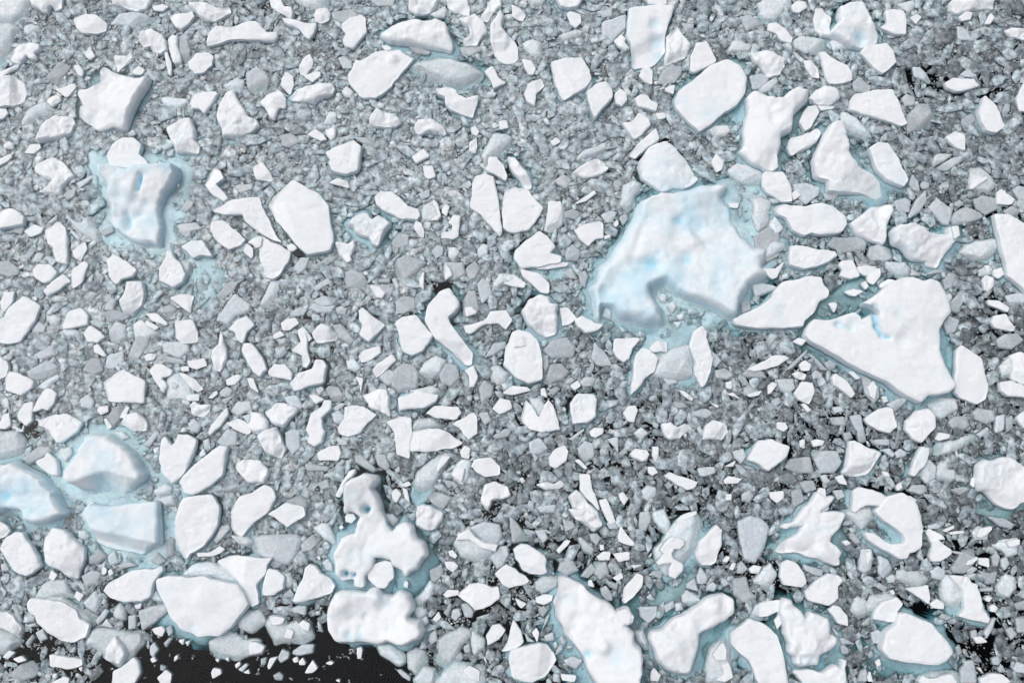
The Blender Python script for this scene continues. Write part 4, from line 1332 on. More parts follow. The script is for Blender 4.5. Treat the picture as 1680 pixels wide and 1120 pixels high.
LABELS = """
267|iceberg|iceberg|blue-tinted iceberg blocks|huge white iceberg chunk with round blue pits and a deep blue notch
324|ice_floe|ice floe|smooth snow-covered floes in the brash|big white kite-shaped slab with a curved blue crack near its notch
762|rough_ice_floe|ice floe|rough lumpy floes in the brash|long craggy white floe at the bottom edge, pointed at its top end
471|rough_ice_floe|ice floe|rough lumpy floes in the brash|melted lumpy white floe pierced by small holes, above the rubbly floe
157|iceberg|iceberg|blue-tinted iceberg blocks|tall iceberg block with blue grooves and a smooth right flank
698|rough_ice_floe|ice floe|rough lumpy floes in the brash|rubbly white floe heaped with broken blocks beside the open black water
621|ice_floe|ice floe|smooth snow-covered floes in the brash|big smooth rounded white floe narrowing to the open black water
403|iceberg|iceberg|blue-tinted iceberg blocks|peaked white iceberg with a bluish lower face, standing in turquoise water
402|iceberg|iceberg|blue-tinted iceberg blocks|big rough white floe cut by the left edge, with a blue hollow
619|iceberg|iceberg|blue-tinted iceberg blocks|bluish flat iceberg block below the peaked one, its lower edge sinking underwater
105|ice_floe|ice floe|smooth snow-covered floes in the brash|big smooth oblong white floe, rounded at upper right and pointed below
211|ice_floe|ice floe|smooth snow-covered floes in the brash|big flat five-sided white slab with a dark gap along its lower left
763|rough_ice_floe|ice floe|rough lumpy floes in the brash|paddle-shaped white floe with a long arm reaching up to the right
114|rough_ice_floe|ice floe|rough lumpy floes in the brash|ragged T-shaped white floe with a rough lumpy top
293|ice_floe|ice floe|smooth snow-covered floes in the brash|leaf-shaped white slab wedged between the huge pitted chunk and the kite-shaped slab
20|rough_ice_floe|ice floe|rough lumpy floes in the brash|ragged square white floe with pointed corners and a flat bright top
307|rough_ice_floe|ice floe|rough lumpy floes in the brash|rough ridged white floe broadening downward over pale blue submerged ice
764|ice_floe|ice floe|smooth snow-covered floes in the brash|smooth tooth-shaped white floe curving down out of the bottom edge
825|rough_ice_floe|ice floe|rough lumpy floes in the brash|zigzag white floe with three thin arms over dark teal water
838|ice_floe|ice floe|smooth snow-covered floes in the brash|large smooth pear-shaped white floe with a teal shelf below it
839|rough_ice_floe|ice floe|rough lumpy floes in the brash|tall knobbly white floe just right of the tooth-shaped one
567|rough_ice_floe|ice floe|rough lumpy floes in the brash|knobbly round white floe by the right edge in pale teal water
88|ice_floe|ice floe|smooth snow-covered floes in the brash|tall white block with a long bluish hollow down its middle
406|ice_floe|ice floe|smooth snow-covered floes in the brash|upright oval white floe right of the sunken bluish block
826|ice_floe|ice floe|smooth snow-covered floes in the brash|hook-shaped white floe curling round a pocket of teal water
51|ice_floe|ice floe|smooth snow-covered floes in the brash|large white fish-shaped floe with a small knob near its pointed nose
269|rough_ice_floe|ice floe|rough lumpy floes in the brash|lumpy domed bluish-white floe sitting on top of the huge pitted chunk's upper edge
326|ice_floe|ice floe|smooth snow-covered floes in the brash|tall straight-edged white slab cut off by the right edge
623|ice_floe|ice floe|smooth snow-covered floes in the brash|large tilted oval white floe at lower left with a sunken shelf above
756|awash_ice_block|ice block|pale ice blocks lying half under water|pale blue block lying underwater with small knobs of snow on it
311|ice_floe|ice floe|smooth snow-covered floes in the brash|smooth bean-shaped white slab right of the huge pitted chunk
228|ice_floe|ice floe|smooth snow-covered floes in the brash|twisted finger-shaped white floe with a knobby head at its upper end
313|rough_ice_floe|ice floe|rough lumpy floes in the brash|lumpy white floe with a small upturned horn at its right end
438|ice_floe|ice floe|smooth snow-covered floes in the brash|large egg-shaped white floe with a rough lower rim
552|ice_floe|ice floe|smooth snow-covered floes in the brash|smooth upright white tablet just right of the kite-shaped slab's tail
123|rough_ice_floe|ice floe|rough lumpy floes in the brash|rough trapezoid white block with a blue hollow near the top edge
44|rough_ice_floe|ice floe|rough lumpy floes in the brash|long hump-backed white floe with a teal underwater skirt along its bottom
176|ice_floe|ice floe|smooth snow-covered floes in the brash|thick slanting white slab cut by the left edge at mid height
618|rough_ice_floe|ice floe|rough lumpy floes in the brash|bumpy potato-shaped white floe left of the sunken bluish block
765|ice_floe|ice floe|smooth snow-covered floes in the brash|rounded white slab near the bottom edge, left of the long craggy floe
222|ice_floe|ice floe|smooth snow-covered floes in the brash|smooth heart-shaped white slab beside a narrow upright one
625|awash_ice_block|ice block|pale ice blocks lying half under water|large flat-lying oblong pale block capped with snow, down-right of the tilted oval floe
622|ice_floe|ice floe|smooth snow-covered floes in the brash|smooth white wedge overlapping the big rounded floe's upper right side
137|ice_floe|ice floe|smooth snow-covered floes in the brash|flat four-sided white plate with sharp corners near the top right
408|ice_floe|ice floe|smooth snow-covered floes in the brash|bent bean-shaped white floe above the dark glassy triangle
688|glassy_ice_fragment|ice fragment|clear grey ice slabs among the brash|dark grey glassy triangular slab without snow, pointing left
620|ice_floe|ice floe|smooth snow-covered floes in the brash|spindle-shaped white floe with a thin tail pointing up right
405|ice_floe|ice floe|smooth snow-covered floes in the brash|narrow lozenge-shaped white floe slanting up to a blunt tip
404|ice_floe|ice floe|smooth snow-covered floes in the brash|ragged white floe with a deep notch cut in its top
52|awash_ice_block|ice block|pale ice blocks lying half under water|long bluish block awash in water below the hump-backed floe
840|rough_ice_floe|ice floe|rough lumpy floes in the brash|large notched rough white floe at the bottom edge, down-right of the knobbly tall floe
221|ice_floe|ice floe|smooth snow-covered floes in the brash|narrow upright white slab pointed at its lower end, left of the heart-shaped one
95|ice_floe|ice floe|smooth snow-covered floes in the brash|cube-like white block with a bluish right face and tapered base
493|awash_ice_block|ice block|pale ice blocks lying half under water|pale blue sunken block between two upright white splinters
175|ice_floe|ice floe|smooth snow-covered floes in the brash|narrow wing-shaped white floe beside the big five-sided slab
29|rough_ice_floe|ice floe|rough lumpy floes in the brash|thick boot-shaped white floe bitten out on its right side
275|ice_floe|ice floe|smooth snow-covered floes in the brash|triangular snow-topped block with a pale bluish foot
716|awash_ice_block|ice block|pale ice blocks lying half under water|large oblong pale block with snow at the bottom edge, left of the bottom round slab
617|ice_floe|ice floe|smooth snow-covered floes in the brash|large down-slanting oblong smooth white floe, left of the potato-shaped floe
380|ice_floe|ice floe|smooth snow-covered floes in the brash|flat house-shaped pentagon of white ice with a peaked top
773|glassy_ice_fragment|ice fragment|clear grey ice slabs among the brash|large upright oblong grey glassy slab, left of the zigzag floe
287|rough_ice_floe|ice floe|rough lumpy floes in the brash|large rounded rough white floe, above and right of the egg-shaped floe
312|rough_ice_floe|ice floe|rough lumpy floes in the brash|large blocky rough white floe, right of the bean-shaped slab
9|ice_floe|ice floe|smooth snow-covered floes in the brash|long curved bar of white ice near the top edge
227|ice_floe|ice floe|smooth snow-covered floes in the brash|large rounded smooth white floe, left of the twisted finger floe
644|awash_ice_block|ice block|pale ice blocks lying half under water|large narrow pale block capped with snow, down-right of the big rounded heart floe
718|awash_ice_block|ice block|pale ice blocks lying half under water|large flat-lying oblong pale block capped with snow, below and right of the broad wedge
212|ice_floe|ice floe|smooth snow-covered floes in the brash|large down-slanting oblong smooth white floe, below and right of the narrow wing
308|ice_floe|ice floe|smooth snow-covered floes in the brash|large down-slanting narrow smooth white floe, right of the ridged tapering floe
455|ice_floe|ice floe|smooth snow-covered floes in the brash|flat white slab shaped like a shark fin, pointing right
693|ice_floe|ice floe|smooth snow-covered floes in the brash|large blocky smooth white floe, above and left of the rubbly floe
31|ice_floe|ice floe|smooth snow-covered floes in the brash|smooth round white cap above the blue-grooved block
21|rough_ice_floe|ice floe|rough lumpy floes in the brash|large rounded rough white floe at the left edge, left of the ragged square floe
1|awash_ice_block|ice block|pale ice blocks lying half under water|large four-sided half-sunk block at the left edge, up-left of the ragged square floe
701|awash_ice_block|ice block|pale ice blocks lying half under water|large down-slanting oblong pale block capped with snow, above the angular nugget
767|awash_ice_block|ice block|pale ice blocks lying half under water|large upright oblong pale block capped with snow, left of the curved tooth-shaped floe
0|awash_ice_block|ice block|pale ice blocks lying half under water|large four-sided half-sunk block at the top edge, up-left of the ragged square floe
50|rough_ice_floe|ice floe|rough lumpy floes in the brash|large upright narrow rough white floe, above and right of the awash long block
834|ice_floe|ice floe|smooth snow-covered floes in the brash|torn white floe with a bluish left side and a pointed lower corner
492|ice_floe|ice floe|smooth snow-covered floes in the brash|large upright slender smooth white floe, right of the pale sunken block
398|awash_ice_block|ice block|pale ice blocks lying half under water|large blocky half-sunk block at the left edge, above the big floe on the left edge
709|awash_ice_block|ice block|pale ice blocks lying half under water|large up-slanting narrow pale half-sunk block, below and right of the rubbly floe
66|ice_floe|ice floe|smooth snow-covered floes in the brash|large rounded smooth white floe, above and right of the big five-sided slab
467|awash_ice_block|ice block|pale ice blocks lying half under water|large up-slanting slender pale block capped with snow, below the shark-fin slab
506|ice_floe|ice floe|smooth snow-covered floes in the brash|medium blocky smooth white floe, above and left of the zigzag floe
561|rough_ice_floe|ice floe|rough lumpy floes in the brash|medium blocky rough white floe, above and right of the zigzag floe
158|rough_ice_floe|ice floe|rough lumpy floes in the brash|medium notched rough white floe, left of the blue-grooved block
314|ice_floe|ice floe|smooth snow-covered floes in the brash|medium flat-lying narrow smooth white floe, below the bean-shaped slab
494|ice_floe|ice floe|smooth snow-covered floes in the brash|medium notched smooth white floe, below the egg-shaped floe
828|ice_floe|ice floe|smooth snow-covered floes in the brash|smooth rounded triangular floe below the zigzag floe
215|rough_ice_floe|ice floe|rough lumpy floes in the brash|medium four-sided rough white floe, right of the big five-sided slab
699|ice_floe|ice floe|smooth snow-covered floes in the brash|angular white nugget with dark gaps below, right of the rubbly floe
387|ice_floe|ice floe|smooth snow-covered floes in the brash|medium four-sided smooth white floe, above and left of the ridged pyramid
30|rough_ice_floe|ice floe|rough lumpy floes in the brash|medium four-sided rough white floe, above and right of the blue-grooved block
553|ice_floe|ice floe|smooth snow-covered floes in the brash|medium rounded smooth white floe, nearest below the kite-shaped slab
447|ice_floe|ice floe|smooth snow-covered floes in the brash|medium four-sided smooth white floe, left of the upright bone
133|ice_floe|ice floe|smooth snow-covered floes in the brash|medium blocky smooth white floe, below and right of the trapezoid block
214|ice_floe|ice floe|smooth snow-covered floes in the brash|medium down-slanting narrow smooth white floe, right of the big five-sided slab
759|ice_floe|ice floe|smooth snow-covered floes in the brash|medium upright oblong smooth white floe, right of the submerged pale shelf
294|glassy_ice_fragment|ice fragment|clear grey ice slabs among the brash|medium rounded grey glassy slab, right of the huge blue-pitted chunk
753|ice_floe|ice floe|smooth snow-covered floes in the brash|medium down-slanting oblong smooth white floe, above and left of the long craggy floe
490|ice_floe|ice floe|smooth snow-covered floes in the brash|medium upright narrow smooth white floe, left of the pale sunken block
454|ice_floe|ice floe|smooth snow-covered floes in the brash|upright bone-shaped white floe touching the blunt end of the shark-fin slab
309|ice_floe|ice floe|smooth snow-covered floes in the brash|medium down-slanting four-sided smooth white floe, above and left of the bean-shaped slab
496|ice_floe|ice floe|smooth snow-covered floes in the brash|medium rounded smooth white floe, below and right of the egg-shaped floe
162|ice_floe|ice floe|smooth snow-covered floes in the brash|medium upright narrow smooth white floe, below and left of the blue-grooved block
661|awash_ice_block|ice block|pale ice blocks lying half under water|medium rounded half-sunk block at the left edge, down-left of the tilted oval floe
25|rough_ice_floe|ice floe|rough lumpy floes in the brash|medium up-slanting oblong rough white floe, below and left of the ragged square floe
134|ice_floe|ice floe|smooth snow-covered floes in the brash|medium down-slanting oblong smooth white floe, above and left of the four-sided plate
90|rough_ice_floe|ice floe|rough lumpy floes in the brash|medium rounded rough white floe, below and right of the block with a blue hollow
54|ice_floe|ice floe|smooth snow-covered floes in the brash|medium down-slanting narrow smooth white floe, below the awash long block
140|glassy_ice_fragment|ice fragment|clear grey ice slabs among the brash|medium rounded grey glassy slab, right of the four-sided plate
433|glassy_ice_fragment|ice fragment|clear grey ice slabs among the brash|medium rounded grey glassy slab, above the upright bone
171|ice_floe|ice floe|smooth snow-covered floes in the brash|medium four-sided smooth white floe, below and right of the blue-grooved block
174|ice_floe|ice floe|smooth snow-covered floes in the brash|medium down-slanting oblong smooth white floe, below and left of the narrow wing
429|ice_floe|ice floe|smooth snow-covered floes in the brash|medium up-slanting narrow smooth white floe, above and left of the upright bone
43|ice_floe|ice floe|smooth snow-covered floes in the brash|medium oblong smooth white floe, above and left of the fish-shaped floe
446|ice_floe|ice floe|smooth snow-covered floes in the brash|medium upright notched smooth white floe, above and left of the floe with holes
170|rough_ice_floe|ice floe|rough lumpy floes in the brash|medium upright oblong rough white floe, below the blue-grooved block
508|rough_ice_floe|ice floe|rough lumpy floes in the brash|medium down-slanting narrow rough white floe, above the long craggy floe
629|ice_floe|ice floe|smooth snow-covered floes in the brash|medium oblong smooth white floe at the bottom edge, down-right of the tilted oval floe
659|awash_ice_block|ice block|pale ice blocks lying half under water|medium flat-lying slender pale half-sunk block, above the big rounded heart floe
566|ice_floe|ice floe|smooth snow-covered floes in the brash|medium flat-lying four-sided smooth white floe, above and left of the hook-shaped floe
833|awash_ice_block|ice block|pale ice blocks lying half under water|medium upright narrow pale half-sunk block, left of the torn square floe
271|awash_ice_block|ice block|pale ice blocks lying half under water|medium down-slanting oblong pale half-sunk block, below and left of the T-shaped floe
138|ice_floe|ice floe|smooth snow-covered floes in the brash|medium upright oblong smooth white floe, right of the four-sided plate
555|ice_floe|ice floe|smooth snow-covered floes in the brash|medium rounded smooth white floe, second nearest below the kite-shaped slab
570|rough_ice_floe|ice floe|rough lumpy floes in the brash|medium upright four-sided rough white floe at the right edge, right of the upright tablet
338|awash_ice_block|ice block|pale ice blocks lying half under water|medium flat-lying four-sided pale half-sunk block, left of the straight-edged slab
60|rough_ice_floe|ice floe|rough lumpy floes in the brash|medium flat-lying narrow rough white floe, left of the fish-shaped floe
113|awash_ice_block|ice block|pale ice blocks lying half under water|medium oblong pale half-sunk block at the top edge, left of the trapezoid block
407|rough_ice_floe|ice floe|rough lumpy floes in the brash|medium rounded rough white floe, above the bent bean floe
112|rough_ice_floe|ice floe|rough lumpy floes in the brash|medium down-slanting oblong rough white floe, above and right of the big smooth oblong floe
234|glassy_ice_fragment|ice fragment|clear grey ice slabs among the brash|medium rounded grey glassy slab, above and left of the twisted finger floe
96|ice_floe|ice floe|smooth snow-covered floes in the brash|medium upright four-sided smooth white floe, below and right of the cube-like block
104|ice_floe|ice floe|smooth snow-covered floes in the brash|medium blocky smooth white floe, above the big smooth oblong floe
694|ice_floe|ice floe|smooth snow-covered floes in the brash|medium rounded smooth white floe, above the rubbly floe
459|rough_ice_floe|ice floe|rough lumpy floes in the brash|medium down-slanting oblong rough white floe, above the bent bean floe
127|rough_ice_floe|ice floe|rough lumpy floes in the brash|medium flat-lying slender rough white floe at the top edge, right of the trapezoid block
190|glassy_ice_fragment|ice fragment|clear grey ice slabs among the brash|medium up-slanting oblong grey glassy slab, below the narrow wing
827|ice_floe|ice floe|smooth snow-covered floes in the brash|medium rounded smooth white floe, above and left of the rounded triangle
580|glassy_ice_fragment|ice fragment|clear grey ice slabs among the brash|medium rounded grey glassy slab, above the zigzag floe
272|awash_ice_block|ice block|pale ice blocks lying half under water|medium upright four-sided pale half-sunk block, left of the bean-shaped slab
169|ice_floe|ice floe|smooth snow-covered floes in the brash|medium rounded smooth white floe, below the blue-grooved block
331|awash_ice_block|ice block|pale ice blocks lying half under water|medium rounded pale block capped with snow, above and left of the straight-edged slab
449|ice_floe|ice floe|smooth snow-covered floes in the brash|medium flat-lying narrow smooth white floe, above and right of the upright bone
687|ice_floe|ice floe|smooth snow-covered floes in the brash|medium flat-lying oblong smooth white floe, right of the bent bean floe
5|glassy_ice_fragment|ice fragment|clear grey ice slabs among the brash|medium flat-lying narrow grey glassy slab, above the ragged square floe
543|glassy_ice_fragment|ice fragment|clear grey ice slabs among the brash|medium flat-lying oblong grey glassy slab, right of the egg-shaped floe
703|glassy_ice_fragment|ice fragment|clear grey ice slabs among the brash|medium flat-lying oblong grey glassy slab, above the angular nugget
700|rough_ice_floe|ice floe|rough lumpy floes in the brash|medium rounded rough white floe, right of the floe with holes
87|glassy_ice_fragment|ice fragment|clear grey ice slabs among the brash|medium up-slanting oblong grey glassy slab, left of the block with a blue hollow
448|rough_ice_floe|ice floe|rough lumpy floes in the brash|medium blocky rough white floe, above and left of the upright bone
378|awash_ice_block|ice block|pale ice blocks lying half under water|medium rounded pale half-sunk block, right of the house-shaped slab
568|ice_floe|ice floe|smooth snow-covered floes in the brash|medium up-slanting oblong smooth white floe, above the zigzag floe
563|awash_ice_block|ice block|pale ice blocks lying half under water|medium flat-lying slender pale half-sunk block, above and left of the knobbly round floe
124|ice_floe|ice floe|smooth snow-covered floes in the brash|medium blocky smooth white floe, right of the trapezoid block
356|glassy_ice_fragment|ice fragment|clear grey ice slabs among the brash|medium flat-lying narrow grey glassy slab, below and right of the bean-shaped slab
4|ice_floe|ice floe|smooth snow-covered floes in the brash|medium flat-lying oblong smooth white floe, above the ragged square floe
632|awash_ice_block|ice block|pale ice blocks lying half under water|medium flat-lying four-sided pale half-sunk block, above the tilted oval floe
229|ice_floe|ice floe|smooth snow-covered floes in the brash|medium flat-lying slender smooth white floe, above and left of the egg-shaped floe
872|awash_ice_block|ice block|pale ice blocks lying half under water|medium narrow pale block with snow at the bottom edge, down-right of the smooth pear-shaped floe
226|ice_floe|ice floe|smooth snow-covered floes in the brash|medium four-sided smooth white floe, left of the twisted finger floe
75|glassy_ice_fragment|ice fragment|clear grey ice slabs among the brash|medium rounded grey glassy slab, above and right of the crescent boot floe
61|rough_ice_floe|ice floe|rough lumpy floes in the brash|medium blocky rough white floe, right of the crescent boot floe
8|rough_ice_floe|ice floe|rough lumpy floes in the brash|medium flat-lying narrow rough white floe, above and left of the long curved bar
68|awash_ice_block|ice block|pale ice blocks lying half under water|medium up-slanting narrow pale half-sunk block, above the narrow upright slab
444|rough_ice_floe|ice floe|rough lumpy floes in the brash|medium rounded rough white floe, above and right of the slanting lozenge
829|ice_floe|ice floe|smooth snow-covered floes in the brash|medium upright four-sided smooth white floe, right of the hook-shaped floe
48|rough_ice_floe|ice floe|rough lumpy floes in the brash|medium notched rough white floe, right of the hump-backed floe
470|rough_ice_floe|ice floe|rough lumpy floes in the brash|medium up-slanting oblong rough white floe, below and right of the shark-fin slab
280|ice_floe|ice floe|smooth snow-covered floes in the brash|medium four-sided smooth white floe, left of the huge blue-pitted chunk
131|awash_ice_block|ice block|pale ice blocks lying half under water|medium flat-lying oblong pale half-sunk block, below and left of the trapezoid block
364|ice_floe|ice floe|smooth snow-covered floes in the brash|medium blocky smooth white floe, below the thick slanting slab
835|ice_floe|ice floe|smooth snow-covered floes in the brash|medium up-slanting oblong smooth white floe, above and left of the smooth pear-shaped floe
639|glassy_ice_fragment|ice fragment|clear grey ice slabs among the brash|medium up-slanting four-sided grey glassy slab, left of the big rounded heart floe
187|ice_floe|ice floe|smooth snow-covered floes in the brash|small rounded smooth white floe, above and right of the house-shaped slab
382|ice_floe|ice floe|smooth snow-covered floes in the brash|small down-slanting narrow smooth white floe, above and right of the slanting lozenge
11|rough_ice_floe|ice floe|rough lumpy floes in the brash|small down-slanting oblong rough white floe, above and right of the ragged square floe
373|glassy_ice_fragment|ice fragment|clear grey ice slabs among the brash|small up-slanting narrow grey glassy slab, above the house-shaped slab
691|ice_floe|ice floe|smooth snow-covered floes in the brash|small blocky smooth white floe, right of the broad wedge
645|awash_ice_block|ice block|pale ice blocks lying half under water|small rounded pale half-sunk block, below and right of the big rounded heart floe
142|rough_ice_floe|ice floe|rough lumpy floes in the brash|small up-slanting narrow rough white floe, above and left of the ridged tapering floe
3|rough_ice_floe|ice floe|rough lumpy floes in the brash|small flat-lying narrow rough white floe at the top edge, above the ragged square floe
160|ice_floe|ice floe|smooth snow-covered floes in the brash|small flat-lying oblong smooth white floe at the left edge, above the thick slanting slab
706|ice_floe|ice floe|smooth snow-covered floes in the brash|small four-sided smooth white floe, above and right of the angular nugget
45|rough_ice_floe|ice floe|rough lumpy floes in the brash|small flat-lying oblong rough white floe at the top edge, above the hump-backed floe
660|rough_ice_floe|ice floe|rough lumpy floes in the brash|small down-slanting oblong rough white floe at the left edge, left of the tilted oval floe
369|glassy_ice_fragment|ice fragment|clear grey ice slabs among the brash|small up-slanting oblong grey glassy slab, below and right of the thick slanting slab
848|awash_ice_block|ice block|pale ice blocks lying half under water|small rounded pale half-sunk block, right of the zigzag floe
480|glassy_ice_fragment|ice fragment|clear grey ice slabs among the brash|small flat-lying triangular grey glassy slab, right of the bent bean floe
850|glassy_ice_fragment|ice fragment|clear grey ice slabs among the brash|small up-slanting oblong glassy slab capped with snow, above the torn square floe
268|rough_ice_floe|ice floe|rough lumpy floes in the brash|small flat-lying oblong rough white floe, left of the lumpy dome
489|ice_floe|ice floe|smooth snow-covered floes in the brash|small blocky smooth white floe, below and left of the huge blue-pitted chunk
15|rough_ice_floe|ice floe|rough lumpy floes in the brash|small up-slanting oblong rough white floe, above and left of the ragged square floe
466|ice_floe|ice floe|smooth snow-covered floes in the brash|small flat-lying oblong smooth white floe, below and right of the shark-fin slab
139|awash_ice_block|ice block|pale ice blocks lying half under water|small down-slanting narrow pale half-sunk block, above the ridged tapering floe
144|rough_ice_floe|ice floe|rough lumpy floes in the brash|small flat-lying oblong rough white floe, above and right of the T-shaped floe
282|awash_ice_block|ice block|pale ice blocks lying half under water|small upright narrow pale half-sunk block, below and left of the lumpy dome
327|glassy_ice_fragment|ice fragment|clear grey ice slabs among the brash|small down-slanting four-sided grey glassy slab, above and right of the horned floe
159|ice_floe|ice floe|smooth snow-covered floes in the brash|small upright notched smooth white floe, above and left of the narrow wing
572|ice_floe|ice floe|smooth snow-covered floes in the brash|small flat-lying narrow smooth white floe at the right edge, right of the upright tablet
24|awash_ice_block|ice block|pale ice blocks lying half under water|small up-slanting narrow pale half-sunk block, left of the ragged square floe
122|rough_ice_floe|ice floe|rough lumpy floes in the brash|small upright oblong rough white floe, left of the trapezoid block
14|ice_floe|ice floe|smooth snow-covered floes in the brash|small rounded smooth white floe, below and left of the long curved bar
554|awash_ice_block|ice block|pale ice blocks lying half under water|small flat-lying oblong pale half-sunk block, below and left of the upright tablet
502|rough_ice_floe|ice floe|rough lumpy floes in the brash|small rounded rough white floe, below and right of the pale sunken block
453|ice_floe|ice floe|smooth snow-covered floes in the brash|small rounded smooth white floe, right of the shark-fin slab
100|ice_floe|ice floe|smooth snow-covered floes in the brash|small rounded smooth white floe, above and left of the lumpy dome
28|ice_floe|ice floe|smooth snow-covered floes in the brash|small four-sided smooth white floe, above and left of the crescent boot floe
163|awash_ice_block|ice block|pale ice blocks lying half under water|small down-slanting four-sided pale half-sunk block, below and left of the blue-grooved block
55|rough_ice_floe|ice floe|rough lumpy floes in the brash|small flat-lying oblong rough white floe, below the fish-shaped floe
179|ice_floe|ice floe|smooth snow-covered floes in the brash|small up-slanting oblong smooth white floe, right of the thick slanting slab
233|glassy_ice_fragment|ice fragment|clear grey ice slabs among the brash|small rounded grey glassy slab, below and right of the big five-sided slab
273|ice_floe|ice floe|smooth snow-covered floes in the brash|small upright narrow smooth white floe, above the snow-topped triangle
328|glassy_ice_fragment|ice fragment|clear grey ice slabs among the brash|small flat-lying four-sided grey glassy slab, above and right of the horned floe
434|awash_ice_block|ice block|pale ice blocks lying half under water|small up-slanting oblong pale half-sunk block, below and left of the twisted finger floe
628|glassy_ice_fragment|ice fragment|clear grey ice slabs among the brash|small up-slanting oblong grey glassy slab, below and left of the tilted oval floe
178|glassy_ice_fragment|ice fragment|clear grey ice slabs among the brash|small flat-lying oblong grey glassy slab at the left edge, above the thick slanting slab
2|rough_ice_floe|ice floe|rough lumpy floes in the brash|small oblong rough white floe at the top edge, up-left of the ragged square floe
352|glassy_ice_fragment|ice fragment|clear grey ice slabs among the brash|small rounded grey glassy slab, above the bean-shaped slab
808|glassy_ice_fragment|ice fragment|clear grey ice slabs among the brash|small down-slanting oblong grey glassy slab, above and right of the paddle-shaped floe
830|awash_ice_block|ice block|pale ice blocks lying half under water|small flat-lying narrow pale half-sunk block, below the hook-shaped floe
381|rough_ice_floe|ice floe|rough lumpy floes in the brash|small upright narrow rough white floe, right of the house-shaped slab
627|ice_floe|ice floe|smooth snow-covered floes in the brash|small flat-lying narrow smooth white floe, below the tilted oval floe
451|ice_floe|ice floe|smooth snow-covered floes in the brash|small flat-lying narrow smooth white floe, above the shark-fin slab
238|glassy_ice_fragment|ice fragment|clear grey ice slabs among the brash|small upright oblong glassy slab capped with snow, up-right of the twisted finger floe
363|ice_floe|ice floe|smooth snow-covered floes in the brash|small blocky smooth white floe at the left edge, below the thick slanting slab
184|awash_ice_block|ice block|pale ice blocks lying half under water|small rounded pale half-sunk block, above the house-shaped slab
390|rough_ice_floe|ice floe|rough lumpy floes in the brash|small rounded rough white floe, below the house-shaped slab
772|awash_ice_block|ice block|pale ice blocks lying half under water|small oblong pale half-sunk block, below and left of the zigzag floe
46|rough_ice_floe|ice floe|rough lumpy floes in the brash|small four-sided rough white floe at the top edge, up-right of the hump-backed floe
375|glassy_ice_fragment|ice fragment|clear grey ice slabs among the brash|small flat-lying oblong grey glassy slab, above and right of the house-shaped slab
579|glassy_ice_fragment|ice fragment|clear grey ice slabs among the brash|small flat-lying four-sided grey glassy slab, above the zigzag floe
714|awash_ice_block|ice block|pale ice blocks lying half under water|small rounded pale half-sunk block, below and right of the rubbly floe
173|ice_floe|ice floe|smooth snow-covered floes in the brash|small flat-lying oblong smooth white floe, below and right of the blue-grooved block
236|glassy_ice_fragment|ice fragment|clear grey ice slabs among the brash|small rounded glassy slab capped with snow, above the twisted finger floe
874|ice_floe|ice floe|smooth snow-covered floes in the brash|small oblong smooth white floe at the bottom edge, down-right of the smooth pear-shaped floe
315|glassy_ice_fragment|ice fragment|clear grey ice slabs among the brash|small oblong grey glassy slab, left of the horned floe
191|ice_floe|ice floe|smooth snow-covered floes in the brash|small rounded smooth white floe, below the narrow wing
103|glassy_ice_fragment|ice fragment|clear grey ice slabs among the brash|small up-slanting oblong grey glassy slab, above and left of the big smooth oblong floe
362|glassy_ice_fragment|ice fragment|clear grey ice slabs among the brash|small rounded grey glassy slab, above and left of the straight-edged slab
754|rough_ice_floe|ice floe|rough lumpy floes in the brash|small down-slanting narrow rough white floe, above the long craggy floe
376|ice_floe|ice floe|smooth snow-covered floes in the brash|small four-sided smooth white floe, right of the house-shaped slab
435|glassy_ice_fragment|ice fragment|clear grey ice slabs among the brash|small rounded grey glassy slab, below the twisted finger floe
56|rough_ice_floe|ice floe|rough lumpy floes in the brash|small flat-lying narrow rough white floe, below the awash long block
244|rough_ice_floe|ice floe|rough lumpy floes in the brash|small rounded rough white floe, below the big five-sided slab
507|ice_floe|ice floe|smooth snow-covered floes in the brash|small upright slender smooth white floe, above and left of the submerged pale shelf
150|ice_floe|ice floe|smooth snow-covered floes in the brash|small upright narrow smooth white floe at the right edge, above the straight-edged slab
513|glassy_ice_fragment|ice fragment|clear grey ice slabs among the brash|small rounded grey glassy slab, below and right of the egg-shaped floe
712|ice_floe|ice floe|smooth snow-covered floes in the brash|small upright four-sided smooth white floe, above and left of the bottom round slab
464|awash_ice_block|ice block|pale ice blocks lying half under water|small upright oblong pale block capped with snow, below and right of the shark-fin slab
277|ice_floe|ice floe|smooth snow-covered floes in the brash|small down-slanting narrow smooth white floe, below the snow-topped triangle
17|glassy_ice_fragment|ice fragment|clear grey ice slabs among the brash|small up-slanting four-sided grey glassy slab, above and left of the ragged square floe
856|awash_ice_block|ice block|pale ice blocks lying half under water|small rounded pale half-sunk block, right of the torn square floe
136|ice_floe|ice floe|smooth snow-covered floes in the brash|small flat-lying narrow smooth white floe, right of the four-sided plate
183|glassy_ice_fragment|ice fragment|clear grey ice slabs among the brash|small rounded grey glassy slab, above the house-shaped slab
523|ice_floe|ice floe|smooth snow-covered floes in the brash|small up-slanting slender smooth white floe, left of the kite-shaped slab
564|awash_ice_block|ice block|pale ice blocks lying half under water|small rounded pale half-sunk block, left of the knobbly round floe
231|glassy_ice_fragment|ice fragment|clear grey ice slabs among the brash|small rounded glassy slab capped with snow, above and left of the twisted finger floe
365|ice_floe|ice floe|smooth snow-covered floes in the brash|small up-slanting four-sided smooth white floe, above and left of the ridged pyramid
166|ice_floe|ice floe|smooth snow-covered floes in the brash|small rounded smooth white floe, above and right of the thick slanting slab
266|rough_ice_floe|ice floe|rough lumpy floes in the brash|small down-slanting slender rough white floe, above the heart-shaped slab
